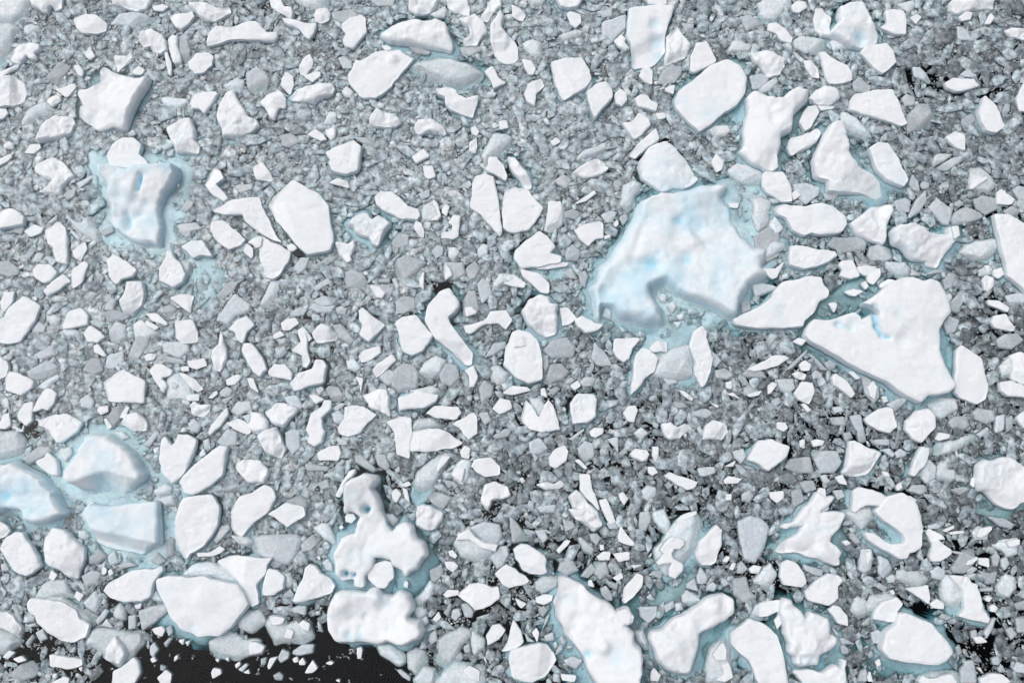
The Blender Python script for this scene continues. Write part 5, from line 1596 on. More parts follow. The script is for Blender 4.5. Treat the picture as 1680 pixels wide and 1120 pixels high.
274|glassy_ice_fragment|ice fragment|clear grey ice slabs among the brash|small up-slanting narrow grey glassy slab, above and right of the snow-topped triangle
460|glassy_ice_fragment|ice fragment|clear grey ice slabs among the brash|small upright oblong grey glassy slab, above and right of the bent bean floe
713|awash_ice_block|ice block|pale ice blocks lying half under water|small down-slanting narrow pale half-sunk block, below the rubbly floe
320|awash_ice_block|ice block|pale ice blocks lying half under water|small down-slanting oblong pale half-sunk block, above the kite-shaped slab
40|awash_ice_block|ice block|pale ice blocks lying half under water|small narrow half-sunk block at the top edge, up-right of the long curved bar
556|ice_floe|ice floe|smooth snow-covered floes in the brash|small rounded smooth white floe, below and left of the kite-shaped slab
101|ice_floe|ice floe|smooth snow-covered floes in the brash|small up-slanting slender smooth white floe, above and left of the lumpy dome
782|ice_floe|ice floe|smooth snow-covered floes in the brash|small up-slanting narrow smooth white floe, above and right of the long craggy floe
42|ice_floe|ice floe|smooth snow-covered floes in the brash|small down-slanting narrow smooth white floe, right of the long curved bar
500|rough_ice_floe|ice floe|rough lumpy floes in the brash|small flat-lying oblong rough white floe, below the pale sunken block
854|awash_ice_block|ice block|pale ice blocks lying half under water|small flat-lying four-sided pale block capped with snow, below the knobbly round floe
241|awash_ice_block|ice block|pale ice blocks lying half under water|small up-slanting narrow pale half-sunk block, below the narrow wing
428|ice_floe|ice floe|smooth snow-covered floes in the brash|small upright crooked smooth white floe, below the big five-sided slab
458|rough_ice_floe|ice floe|rough lumpy floes in the brash|small rounded rough white floe, above and right of the slanting lozenge
871|glassy_ice_fragment|ice fragment|clear grey ice slabs among the brash|small oblong grey glassy slab, below and right of the smooth pear-shaped floe
560|glassy_ice_fragment|ice fragment|clear grey ice slabs among the brash|small down-slanting narrow glassy slab capped with snow, below the kite-shaped slab
143|ice_floe|ice floe|smooth snow-covered floes in the brash|small up-slanting oblong smooth white floe, right of the T-shaped floe
223|ice_floe|ice floe|smooth snow-covered floes in the brash|small down-slanting oblong smooth white floe, above the narrow upright slab
400|ice_floe|ice floe|smooth snow-covered floes in the brash|small rounded smooth white floe, left of the ridged pyramid
715|awash_ice_block|ice block|pale ice blocks lying half under water|small oblong half-sunk block at the bottom edge, down-right of the rubbly floe
94|ice_floe|ice floe|smooth snow-covered floes in the brash|small up-slanting oblong smooth white floe, left of the cube-like block
216|awash_ice_block|ice block|pale ice blocks lying half under water|small blocky pale half-sunk block, left of the narrow upright slab
389|glassy_ice_fragment|ice fragment|clear grey ice slabs among the brash|small down-slanting oblong grey glassy slab, above and right of the slanting lozenge
358|glassy_ice_fragment|ice fragment|clear grey ice slabs among the brash|small flat-lying oblong grey glassy slab, above and right of the upright tablet
562|ice_floe|ice floe|smooth snow-covered floes in the brash|small up-slanting narrow smooth white floe, above the hook-shaped floe
777|awash_ice_block|ice block|pale ice blocks lying half under water|small flat-lying oblong pale half-sunk block, above and left of the long craggy floe
542|glassy_ice_fragment|ice fragment|clear grey ice slabs among the brash|small down-slanting four-sided grey glassy slab, below and left of the huge blue-pitted chunk
265|glassy_ice_fragment|ice fragment|clear grey ice slabs among the brash|small rounded grey glassy slab, above and left of the twisted finger floe
565|glassy_ice_fragment|ice fragment|clear grey ice slabs among the brash|small rounded grey glassy slab, above and right of the hook-shaped floe
776|glassy_ice_fragment|ice fragment|clear grey ice slabs among the brash|small down-slanting triangular grey glassy slab, above and right of the angular nugget
498|ice_floe|ice floe|smooth snow-covered floes in the brash|small up-slanting oblong smooth white floe, below the egg-shaped floe
482|awash_ice_block|ice block|pale ice blocks lying half under water|small rounded pale half-sunk block, below and left of the egg-shaped floe
844|glassy_ice_fragment|ice fragment|clear grey ice slabs among the brash|small upright oblong glassy slab capped with snow, below and left of the hook-shaped floe
461|ice_floe|ice floe|smooth snow-covered floes in the brash|small flat-lying oblong smooth white floe, above and left of the floe with holes
505|ice_floe|ice floe|smooth snow-covered floes in the brash|small down-slanting narrow smooth white floe, above the submerged pale shelf
49|rough_ice_floe|ice floe|rough lumpy floes in the brash|small up-slanting narrow rough white floe at the top edge, right of the hump-backed floe
168|ice_floe|ice floe|smooth snow-covered floes in the brash|small upright oblong smooth white floe, above and right of the thick slanting slab
"""
floes = []
row = 0; ti = tj = 0
for ln in TRACE.strip().split('\n'):
    ln = ln.strip()
    if not ln or ln.startswith('##'): continue
    if ln[0] == 'T':
        _, a_, b_ = ln.split(); ti, tj = int(a_), int(b_); continue
    ln = ln.split('#')[0]
    f_ = ln.split()
    pts = np.array([[int(v) for v in p.split(',')] for p in f_[1:]], float) / 4 + (ti * 420, tj * 280)
    if area(pts) > 0:                                   # picture y runs down: make it counter-clockwise in the world
        pts = pts[::-1]
    if area(pts) == 0 or len(pts) < 3: continue
    floes.append(dict(t=f_[0][0], k=int(f_[0][1]), px=pts, A=abs(area(pts)), c=pts.mean(0), over=None, idx=len(floes)))
feats = [l.split() for l in FEAT.strip().split('\n') if l.strip()]
feats = [(l[0], [float(v) for v in l[1:]]) for l in feats]

# what lies on what: a smaller outline centred inside a bigger one
for a in floes:
    best = None
    for b in floes:
        if b is a or b['A'] < a['A'] * 1.15: continue
        if inside(a['c'][None], b['px'])[0]:
            m_ = inside(a['px'] * 0.8 + a['c'] * 0.2, b['px']).mean()
            if m_ > 0.6 and (best is None or b['A'] < best['A']):
                best = b
    a['over'] = best
# a snow patch on a block of bare ice is a part of that block; anything else lying there is a thing of its own
for a in floes:
    a['part'] = a['over'] is not None and a['over']['t'] in 'gb' and a['t'] in 'wl' and (a['over']['over'] is None or not a['over'].get('part'))
for a in floes:
    if a['part'] and a['over'].get('part'): a['part'] = False

HGT = {'g': (0.09, 0.12, 0.15, 0.2), 'b': (0.13, 0.19, 0.27, 0.4), 'w': (0.22, 0.34, 0.5, 0.75), 'l': (0.24, 0.4, 0.6, 0.95)}
WHITE = np.array([0.80, 0.838, 0.86]); BLUE = np.array([0.30, 0.62, 0.78]); PALE = np.array([0.66, 0.735, 0.765]); GREY = np.array([0.44, 0.49, 0.52])

BERGS = [(1110, 434), (217, 326), (170, 764), (38, 817), (200, 865), (211, 251), (1402, 39), (1092, 278), (5, 68), (11, 17)]

def build_floe(F):
    """returns (verts, tris, quads, colours, material) of the body in world coordinates, and its submerged foot or None"""
    t, k, seed = F['t'], F['k'], F['idx'] * 13 + 5
    rs = np.random.default_rng(seed)
    base = 0.0
    if F['over'] is not None:
        base = max(0.0, F['over']['h'] * (0.85 if not F['part'] else 0.9))
    h = HGT[t][k] * rs.uniform(0.85, 1.2)
    size = math.sqrt(F['A']) * PX
    if t in 'wl': h = min(h, 0.2 + size * 0.22)
    F['h'] = h + base
    P = at_arr(F['px'], F['h'] * 0.8)
    Am = abs(area(P))
    s = min(0.16, max(0.065, math.sqrt(Am) / 26))
    amp = {'w': 0.085, 'l': 0.13, 'g': 0.06, 'b': 0.09}[t] * min(1, size * 0.8)
    R, nor = outline(P, s, amp, seed, 0.07)
    # interior points
    lo, hi = R.min(0), R.max(0)
    gx, gy = np.meshgrid(np.arange(lo[0], hi[0], s), np.arange(lo[1], hi[1], s * 0.87))
    gx = gx + (np.arange(gx.shape[0]) % 2)[:, None] * s / 2
    G = np.stack([gx.ravel(), gy.ravel()], 1)
    G = G + rs.uniform(-0.12, 0.12, G.shape) * s
    G = G[inside(G, R)]
    if len(G):
        G = G[dist_to(G, R) > s * 0.5]
    nB = len(R)
    allp = np.concatenate([R, G]) if len(G) else R
    org = R.mean(0)
    vo, eo, fo, ov, oe, of = delaunay_2d_cdt([Vector(p - org) for p in allp], [], [list(range(nB))], 1, 1e-6)
    V = np.array([(v.x, v.y) for v in vo]) + org
    T = np.array([f for f in fo if len(f) == 3], int)
    if len(T) == 0: return None
    d = dist_to(V, R)
    # height of the top
    x, y = V[:, 0], V[:, 1]
    r = {'w': 0.035, 'l': 0.075, 'g': 0.22, 'b': 0.4}[t] * min(1.0, max(0.35, size / 2)) * rs.uniform(0.8, 1.4)
    r = r * np.clip(1.1 + 1.3 * fbm(x * 0.9, y * 0.9, seed + 15, 2), 0.25, 2.2)
    u = np.clip(d / r, 0, 1); prof = 1 - (1 - u) ** 2
    he = {'w': 0.92 * h, 'l': 0.74 * h, 'g': 0.03, 'b': 0.02}[t]
    if base > 0 and t in 'gb': he = h * 0.3
    if F['k'] == 3 and t in 'lb' and min(abs(F['c'][0] - q[0]) + abs(F['c'][1] - q[1]) for q in BERGS[:5]) < 25:
        he = 0.04                                        # bergs shelve gently into the water
        r0_ = 0.42 if F['A'] > 30000 else 0.24
        u = np.clip(d / (r0_ * np.clip(1 + 1.6 * fbm(x * 0.5, y * 0.5, seed + 16, 3), 0.15, 2.2)), 0, 1); prof = 1 - (1 - u) ** 2.2
    ang = rs.uniform(0, 6.28)
    gsl = {'w': 0.02, 'l': 0.04, 'g': 0.02, 'b': 0.06}[t] * rs.uniform(0.3, 1.3)
    cx, cy = R.mean(0)
    tilt = ((x - cx) * math.cos(ang) + (y - cy) * math.sin(ang)) * gsl
    tilt = np.clip(tilt, -0.45 * h, 0.45 * h)
    fr_ = {'w': 0.5, 'l': 1.0, 'g': 1.2, 'b': 0.9}[t]
    ns = fbm(x * fr_, y * fr_, seed + 3, 4)
    am = {'w': 0.08, 'l': 0.14, 'g': 0.25, 'b': 0.35}[t] * min(h, 0.6)
    z = he + (h - he) * prof + (tilt + ns * am) * (0.25 + 0.75 * u)
    if t == 'l':                                         # weathered lumps and broken steps
        bl = 1 - np.abs(fbm(x * 1.3 + 9, y * 1.3, seed + 31, 3))
        cell = np.round(fbm(x * 0.9, y * 0.9 + 4, seed + 41, 2) * 3) / 3
        z = z + u * min(h, 0.6) * (0.10 * (bl - 0.6) + 0.10 * cell)
    if t in 'wl':
        sp = 0.85 if t == 'l' else 1.5
        nsd = max(2, int(Am / (sp * sp)))
        sx = rs.uniform(R[:, 0].min(), R[:, 0].max(), nsd * 2); sy = rs.uniform(R[:, 1].min(), R[:, 1].max(), nsd * 2)
        fz_ = np.full(len(V), -9.0)
        ca, ga = (0.22, 0.42) if t == 'l' else (0.035, 0.05)
        ca *= min(1, 0.25 + h)
        rub = abs(F['c'][0] - 618) + abs(F['c'][1] - 1006) < 30
        if rub: ca, ga = 0.36, 0.55
        wx = x + 0.12 * fbm(x * 2, y * 2, seed + 101, 2); wy = y + 0.12 * fbm(x * 2, y * 2, seed + 103, 2)
        for q in range(len(sx)):
            c_, gx_, gy_ = rs.uniform(0, ca), rs.normal(0, ga * 0.5), rs.normal(0, ga * 0.5)
            dx_, dy_ = wx - sx[q], wy - sy[q]
            fz_ = np.maximum(fz_, c_ + gx_ * dx_ + gy_ * dy_ - (0.38 if t == 'l' else 0.08) * np.sqrt(dx_ ** 2 + dy_ ** 2))
        z = z + u * (fz_ - np.median(fz_)) * (0.9 if t == 'l' else 1.0) * (0.6 if F['A'] > 30000 else 1)
    if t == 'w':
        z = z + u * 0.03 * fbm(x * 1.4, y * 3.0, seed + 51, 2)
    # broken facets
    if F['A'] > 30000:
        z = he + (h - he) * prof + (z - he - (h - he) * prof) * 0.85
    z = z + u * 0.02 * fbm(x * 3.5, y * 3.5, seed + 55, 3) * (2.0 if t == 'l' else 0.6)
    if t == 'l':
        z = z + u * min(1, size * 0.6) * (0.06 if F['A'] < 30000 else 0.06) * (0.4 - 1.6 * np.abs(fbm(x * 1.2, y * 1.2, seed + 58, 4)))
    nf = {'w': int(rs.random() < 0.3), 'l': rs.integers(1, 3), 'g': rs.integers(0, 2), 'b': rs.integers(1, 3)}[t]
    for q in range(0 if F['A'] > 9000 else nf):
        a2 = rs.uniform(0, 6.28) if rs.random() < 0.4 else rs.uniform(-2.2, -0.6)
        off = rs.uniform(0.05, 0.32) * size
        dd = (x - cx) * math.cos(a2) + (y - cy) * math.sin(a2) - off + 0.12 * ns
        z = z - np.maximum(dd, 0) * rs.uniform(0.25, 0.6) * (0.6 + 0.4 * u)
    blue = np.zeros(len(V))
    for kind, v in feats:
        if kind == 'B':
            if not inside(np.array([[v[0], v[1]]]), F['px'])[0] or F['A'] < 700: continue
            c0 = at(v[0], v[1], F['h'] * 0.8); rr = v[2] * PX
            wob = 1 + 0.25 * fbm(x * 1.8, y * 1.8, seed + 61, 3)
            g = np.exp(-(((x - c0[0]) ** 2 + (y - c0[1]) ** 2) / (rr * rr) * wob) ** 1.4)
            z = z + g * v[3] * (0.65 if v[3] < 0 else 1.0)
            blue = np.maximum(blue, g * v[4])
        elif kind == 'L':                                # a crevice
            if not inside(np.array([[(v[0] + v[2]) / 2, (v[1] + v[3]) / 2]]), F['px'])[0] or F['A'] < 4000: continue
            p1 = np.array(at(v[0], v[1], F['h'] * 0.8)); p2 = np.array(at(v[2], v[3], F['h'] * 0.8))
            e_ = p2 - p1; tt = np.clip(((V - p1) @ e_) / (e_ @ e_), 0, 1)
            dl = np.sqrt(((V - p1 - tt[:, None] * e_) ** 2).sum(1)) * (1 + 0.3 * fbm(x * 3, y * 3, seed + 63, 2))
            g = np.exp(-(dl / (v[4] * PX)) ** 2)
            z = z - g * -v[5] if v[5] < 0 else z + g * v[5]
            blue = np.maximum(blue, g * v[6])
        else:
            pts_ = [at(v[i], v[i + 1], F['h'] * 0.8) for i in range(0, len(v) - 1, 2)]
            mid = ((v[0] + v[-3]) / 2, (v[1] + v[-2]) / 2 + (10 if v[-1] > 0 else 0))
            if not inside(np.array([mid]), F['px'])[0] or F['A'] < 4000: continue
            dd = None
            for (p1, p2) in zip(pts_[:-1], pts_[1:]):
                ex, ey = p2[0] - p1[0], p2[1] - p1[1]
                L = math.hypot(ex, ey)
                q = -((ex * (y - p1[1]) - ey * (x - p1[0])) / L)     # below the line in the picture
                dd = q if dd is None else np.minimum(dd, q)
            if v[-1] > 0:
                z = z - np.maximum(dd, 0) * v[-1] + 0.5 * np.exp(-np.abs(dd) / 1.2) * u
            else:
                z = z - np.maximum(dd, 0) * -v[-1]
    if t in 'wl':
        rim = np.exp(-d / 0.35)
        z = z + np.where(d > 0.03, 1, 0) * rim * (0.05 + 0.04 * (t == 'l')) * fbm(x * 2.6, y * 2.6, seed + 121, 4)
        if size > 1.6:                                   # wind crust: shallow steps and a few healed cracks
            c_ = np.abs(fbm(x * 0.55 + 7, y * 0.55, seed + 123, 4))
            z = z - u * 0.05 * np.exp(-(c_ / 0.02) ** 2) + u * 0.035 * fbm(x * 1.1, y * 2.4, seed + 125, 4)
    lowz = {'w': 0.06, 'l': 0.05, 'g': -0.3, 'b': -0.4}[t]
    if F['A'] > 5000 and t == 'l': lowz = -0.1
    z = np.maximum(z, lowz + (0.04 * ns))
    z = z + base
    top = np.column_stack([V, z])
    # colour: snow, pale ice, clear grey ice; bare blue ice where snow is thin
    berg = min(abs(F['c'][0] - q[0]) + abs(F['c'][1] - q[1]) for q in BERGS) < 25
    if berg and F['A'] < 5500:
        blue = np.maximum(blue, np.clip(0.05 + 0.4 * fbm(x * 0.6, y * 0.6, seed + 73, 4), 0, 0.22))
    elif berg:
        blue = np.maximum(blue, np.clip(0.26 + 0.7 * fbm(x * 0.5 + 2, y * 0.5, seed + 73, 5), 0, 0.55))
        blue = np.maximum(blue, 0.6 * np.clip(1 - prof, 0, 1) ** 0.7)
    if t in 'wl':
        col = np.tile(WHITE, (len(V), 1))
        if k >= 2 or t == 'l':
            patch = np.clip(fbm(x * 0.5, y * 0.5, seed + 71, 3) * 1.4 - 0.35, 0, 1) * (0.35 if k >= 2 else 0.2)
            blue = np.maximum(blue, patch)
        b_ = np.clip(blue, 0, 1)[:, None]
        col = col + (np.array([0.62, 0.80, 0.87]) + (BLUE - np.array([0.62, 0.80, 0.87])) * b_ ** 1.5 - col) * np.clip(b_ * 1.3, 0, 1)
        tone = 1.0
    else:
        tone = rs.uniform(0.95, 1.4) if t == 'g' else rs.uniform(0.9, 1.12)
        c0 = (GREY if t == 'g' else PALE) * tone
        frost = np.clip(fbm(x * 0.9 + 5, y * 0.9, seed + 81, 4) * 1.6 + (0.15 if t == 'b' else -0.1), 0, 1) * np.clip(z / max(h, 0.05), 0, 1)
        col = c0 + (WHITE * 0.96 - c0) * (frost * (0.75 if t == 'b' else 0.45))[:, None]
    # wall rings down from the rim
    ovm = np.array([-1] * nB)
    for i, o_ in enumerate(ov):
        for j in o_:
            if j < nB: ovm[j] = i
    if (ovm < 0).any():
        dd = ((R[:, None, :] - V[None]) ** 2).sum(2); ovm = dd.argmin(1)
    lean = rs.uniform(-2.6, -0.5); lm = rs.uniform(0.0, 0.5)
    wn_ = fbm(R[:, 0] * 1.7 + 3, R[:, 1] * 1.7, seed + 91, 3)
    side = 1 + lm * (nor[:, 0] * math.cos(lean) + nor[:, 1] * math.sin(lean))
    out_w = {'w': 0.03, 'l': 0.05, 'g': 0.05, 'b': 0.1}[t] * (0.6 + 0.5 * k) * side * (1 + 0.6 * wn_)
    out_w = np.clip(out_w * min(1, size), 0.01, 0.5)
    zr = z[ovm]
    verts = [top]; cols = [col]; quads = []
    prev = ovm; nv = len(top)
    icec = (PALE * 0.72 + BLUE * 0.28) if t in 'wl' else None
    lv = [(0.45, 0.25), (0.8, 0.62), (1.25, 1.0)] if F['over'] is None else [(0.5, 0.5), (0.7, 1.3)]
    if t in 'wl':                                        # a crisp rim: the wall starts from its own row of points
        verts.append(top[ovm]); cols.append(col[ovm]); prev = np.arange(nv, nv + nB); nv += nB
    for (ow, fz) in lv:
        bot = -0.22 if F['over'] is None else base * 0.4 - 0.1
        zz = zr + (bot - zr) * fz
        q = R + nor * (out_w * ow)[:, None]
        verts.append(np.column_stack([q, zz]))
        if icec is not None:
            w_ = min(1.0, fz * 1.0)
            cc = WHITE + (icec - WHITE) * w_
            cols.append(np.tile(cc, (nB, 1)))
        else:
            cols.append(col[ovm] * 0.95)
        cur = np.arange(nv, nv + nB)
        quads.append(np.stack([prev, cur, np.roll(cur, -1), np.roll(prev, -1)], 1))
        prev = cur; nv += nB
    # close the underside
    last = prev; mid = np.append(R.mean(0), -max(0.4, h * 1.6) if F['over'] is None else base * 0.3 - 0.15)
    verts.append(mid[None]); cols.append((icec if icec is not None else col.mean(0))[None])
    fan = np.stack([last, np.full(nB, nv), np.roll(last, -1)], 1)
    T = np.concatenate([T, fan])
    verts = np.concatenate(verts); cols = np.concatenate(cols); quads = np.concatenate(quads)
    body = (verts, T, quads, cols, M_SNOW if t in 'wl' else M_ICE)
    # submerged foot: a shelf of clear blue ice running out under water
    foot = None
    reach = {0: 0.0, 1: 0.0, 2: 0.45, 3: 1.2}[k] * rs.uniform(0.7, 1.2) * min(1.0, size / 1.6)
    if t == 'g': reach = 0
    if F['A'] > 30000: reach = 1.7
    if F['c'][1] > 990 and F['c'][0] < 700: reach *= 0.4
    if t == 'b': reach *= 0.7
    if reach > 0.16 and F['over'] is None:
        g = 0.15 if size < 4 else 0.22
        lo, hi = R.min(0) - reach - g, R.max(0) + reach + g
        xs, ys = np.arange(lo[0], hi[0], g), np.arange(lo[1], hi[1], g)
        gx, gy = np.meshgrid(xs, ys)
        Q = np.stack([gx.ravel(), gy.ravel()], 1)
        dd = dist_to(Q, R)
        ins = inside(Q, R)
        sd = np.where(ins, -dd, dd)
        la = rs.uniform(-2.9, -0.2)
        aa = np.arctan2(Q[:, 1] - cy, Q[:, 0] - cx)
        lim = reach * np.clip(0.45 + 0.6 * np.cos(aa - la) + 0.8 * fbm(Q[:, 0] * 0.8, Q[:, 1] * 0.8, seed + 7, 3), 0.12, 1.5)
        uu = np.clip(sd / lim, 0, 1.6)
        zz = -0.10 - 0.35 * reach * uu ** 1.5 - np.maximum(uu - 1, 0) * 2.5 + 0.12 * fbm(Q[:, 0] * 1.6, Q[:, 1] * 1.6, seed + 9, 3) * np.clip(uu * 2, 0.2, 1)
        zz = np.minimum(zz, -0.03)
        zz = np.where(ins, -0.12 - 0.2 * np.clip(dd * 2, 0, 1), zz)
        keep = (sd > -0.45) & (sd < lim * 1.5 + g)
        ny, nx = gx.shape
        idm = np.arange(nx * ny).reshape(ny, nx)
        qd = np.stack([idm[:-1, :-1], idm[:-1, 1:], idm[1:, 1:], idm[1:, :-1]], -1).reshape(-1, 4)
        qd = qd[keep[qd].all(1)]
        if len(qd) > 3:
            usedv, inv = np.unique(qd, return_inverse=True)
            qd = inv.reshape(-1, 4)
            fv = np.column_stack([Q[usedv], zz[usedv]])
            mixc = np.clip(0.5 + 0.6 * fbm(fv[:, 0] * 0.9, fv[:, 1] * 0.9, seed + 11, 4), 0, 1)[:, None]
            bb = 0.35 if t != 'g' else 0.15
            fc = (np.array([0.66, 0.74, 0.77]) * (1 - bb) + BLUE * bb) * (0.85 + 0.25 * mixc)
            # thickness: a copy of the shelf below it, joined at nothing but closed by depth
            fv2 = fv.copy(); fv2[:, 2] -= 0.35
            nf_ = len(fv)
            fv = np.concatenate([fv, fv2]); fc = np.concatenate([fc, fc])
            # rim quads
            ed = {}
            for qq in qd:
                for e0 in range(4):
                    a_, b_ = int(qq[e0]), int(qq[(e0 + 1) % 4])
                    if (b_, a_) in ed: del ed[(b_, a_)]
                    else: ed[(a_, b_)] = 1
            rim = np.array([[b_, a_, a_ + nf_, b_ + nf_] for (a_, b_) in ed], int)
            qd = np.concatenate([qd, qd[:, ::-1] + nf_, rim])
            foot = (fv, np.zeros((0, 3), int), qd, fc, M_ICE)
            F['lim'] = reach
    F['R'] = R
    return body, foot

order = sorted(floes, key=lambda f: -f['A'])      # parents (bigger) first so their height is known
built = {}
for F in order:
    r_ = build_floe(F)
    if r_ is not None: built[F['idx']] = r_

# broad shelves of blue ice under water, traced where the photograph shows them
shelves = []
for ln in SHELF.strip().split('\n'):
    f_ = ln.split()
    px_, py_ = (float(v) for v in f_[0].split(','))
    zc = -float(f_[1]) / 100
    if zc > -0.21: zc = -0.12
    poly = at_arr(np.array([[float(v) for v in p.split(',')] for p in f_[2:]]), zc)
    if area(poly) < 0: poly = poly[::-1]
    cand = [F for F in floes if F['idx'] in built and not F['part'] and inside(np.array([[px_, py_]]), F['px'])[0]]
    own = max(cand, key=lambda f: f['A']) if cand else min((F for F in floes if F['A'] > 1500 and F['over'] is None), key=lambda f: abs(f['c'] - (px_, py_)).sum())
    sd_ = 7000 + len(shelves) * 7
    R, nor = outline(poly, 0.18, 0.3, sd_, 0.22)
    g = 0.14
    lo, hi = R.min(0) - 1.2, R.max(0) + 1.2
    gx, gy = np.meshgrid(np.arange(lo[0], hi[0], g), np.arange(lo[1], hi[1], g))
    Q = np.stack([gx.ravel(), gy.ravel()], 1)
    dd = dist_to(Q, R); sdf = np.where(inside(Q, R), -dd, dd)
    zz = zc + 0.10 * fbm(Q[:, 0] * 1.1, Q[:, 1] * 1.1, sd_, 4) * (1 + abs(zc)) + 0.05 * fbm(Q[:, 0] * 3, Q[:, 1] * 3, sd_ + 5, 2) - np.maximum(sdf + 0.35, 0) ** 1.3 * 0.45
    zz = np.minimum(zz, -0.035)
    keep = sdf < 1.0
    ny, nx = gx.shape
    idm = np.arange(nx * ny).reshape(ny, nx)
    qd = np.stack([idm[:-1, :-1], idm[:-1, 1:], idm[1:, 1:], idm[1:, :-1]], -1).reshape(-1, 4)
    qd = qd[keep[qd].all(1)]
    usedv, inv = np.unique(qd, return_inverse=True); qd = inv.reshape(-1, 4)
    fv = np.column_stack([Q[usedv], zz[usedv]])
    mc = np.clip(0.5 + 0.7 * fbm(fv[:, 0] * 0.8, fv[:, 1] * 0.8, sd_ + 11, 4), 0, 1)[:, None]
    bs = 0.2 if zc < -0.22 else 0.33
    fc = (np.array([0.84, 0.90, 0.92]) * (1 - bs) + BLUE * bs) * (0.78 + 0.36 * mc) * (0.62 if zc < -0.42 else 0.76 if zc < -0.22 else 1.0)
    fv2 = fv.copy(); fv2[:, 2] -= 0.4; n0 = len(fv)
    ed = {}
    for qq in qd:
        for e0 in range(4):
            a_, b_ = int(qq[e0]), int(qq[(e0 + 1) % 4])
            if (b_, a_) in ed: del ed[(b_, a_)]
            else: ed[(a_, b_)] = 1
    rim = np.array([[b_, a_, a_ + n0, b_ + n0] for (a_, b_) in ed], int)
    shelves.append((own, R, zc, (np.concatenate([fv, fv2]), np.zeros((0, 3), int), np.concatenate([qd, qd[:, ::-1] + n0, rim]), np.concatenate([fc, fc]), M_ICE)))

# ------------------------------------------------------------------ which are things of their own: the 300 that show largest
vis = [F for F in order if F['idx'] in built and not F['part']
       and F['px'][:, 0].max() > 4 and F['px'][:, 0].min() < W - 4 and F['px'][:, 1].max() > 4 and F['px'][:, 1].min() < H - 4]
things = vis[:300]
lab = {}
for ln in LABELS.strip().split('\n'):
    if '|' in ln:
        a_, n_, c_, g_, l_ = ln.split('|')
        lab[int(a_)] = (n_, c_, g_, l_)
ids = {F['idx'] for F in things}
NAME = {'w': 'ice_floe', 'l': 'rough_ice_floe', 'b': 'awash_ice_block', 'g': 'clear_ice_floe'}
roots = {}

def place(name, data, org, parent=None):
    v, T, q, c, mt = data
    me = make_mesh(name, v - np.array([org[0], org[1], 0.0]), T, mt, c, q)
    return link(name, me, (org[0], org[1], 0) if parent is None else (0, 0, 0), parent)

for F in things:
    body, foot = built[F['idx']]
    org = F['R'].mean(0)
    n_, c_, g_, l_ = lab.get(F['idx'], (NAME[F['t']], 'ice floe', 'floes', 'white floe %d' % F['idx']))
    o = place(n_, body, org)
    tag(o, l_, c_, g_)
    roots[F['idx']] = (o, org)
    if foot is not None:
        place('submerged_foot', foot, org, o)
loose = []
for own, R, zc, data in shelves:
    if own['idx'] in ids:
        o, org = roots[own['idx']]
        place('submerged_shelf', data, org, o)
    else:
        loose.append(data)
for F in order:
    if F['idx'] not in built or F['idx'] in ids: continue
    if F['part'] and F['over']['idx'] in ids:
        o, org = roots[F['over']['idx']]
        place('snow_patch', built[F['idx']][0], org, o)
    else:
        loose.append(built[F['idx']][0])
        if built[F['idx']][1] is not None: loose.append(built[F['idx']][1])

def merge(parts):
    vs, ts, qs, cs, off = [], [], [], [], 0
    for v, T, q, c, mt in parts:
        vs.append(v); cs.append(c); ts.append(T + off); qs.append(q + off); off += len(v)
    return np.concatenate(vs), np.concatenate(ts), np.concatenate(qs), np.concatenate(cs)

for mt, nm, lb, ct in ((M_SNOW, 'small_snowy_ice', 'small snow-covered bits of ice scattered between the larger floes', 'brash ice'),
                       (M_ICE, 'small_clear_ice', 'small pale and grey glassy bits of ice packed between the floes', 'brash ice')):
    pr = [p for p in loose if p[4] is mt]
    v, T, q, c = merge(pr)
    o = link(nm, make_mesh(nm, v, T, mt, c, q))
    tag(o, lb, ct, kind='stuff')

# ------------------------------------------------------------------ brash: thousands of glassy fragments packed between the floes
X0, X1, Y0, Y1 = -46.0, 46.0, -31.0, 36.0
CELL = 0.05
NX, NY = int((X1 - X0) / CELL), int((Y1 - Y0) / CELL)
occ = np.zeros((NY, NX), np.uint8)                 # 1 traced floe, 2 brash already
GX, GY = np.meshgrid(X0 + (np.arange(NX) + .5) * CELL, Y0 + (np.arange(NY) + .5) * CELL)
shelf = np.zeros((NY, NX), np.float32)
for F in floes:
    if F['idx'] not in built: continue
    R = F['R']; pad = F.get('lim', 0) + 0.05
    i0 = max(0, int((R[:, 0].min() - pad - X0) / CELL)); i1 = min(NX, int((R[:, 0].max() + pad - X0) / CELL) + 2)
    j0 = max(0, int((R[:, 1].min() - pad - Y0) / CELL)); j1 = min(NY, int((R[:, 1].max() + pad - Y0) / CELL) + 2)
    if i1 <= i0 or j1 <= j0: continue
    Q = np.stack([GX[j0:j1, i0:i1].ravel(), GY[j0:j1, i0:i1].ravel()], 1)
    ins = inside(Q, R).reshape(j1 - j0, i1 - i0)
    occ[j0:j1, i0:i1] |= ins.astype(np.uint8)
    if pad > 0.3:
        dd = dist_to(Q, R[::2]).reshape(j1 - j0, i1 - i0)
        sh = np.clip(1 - dd / pad, 0, 1) * (~ins)
        shelf[j0:j1, i0:i1] = np.maximum(shelf[j0:j1, i0:i1], sh)

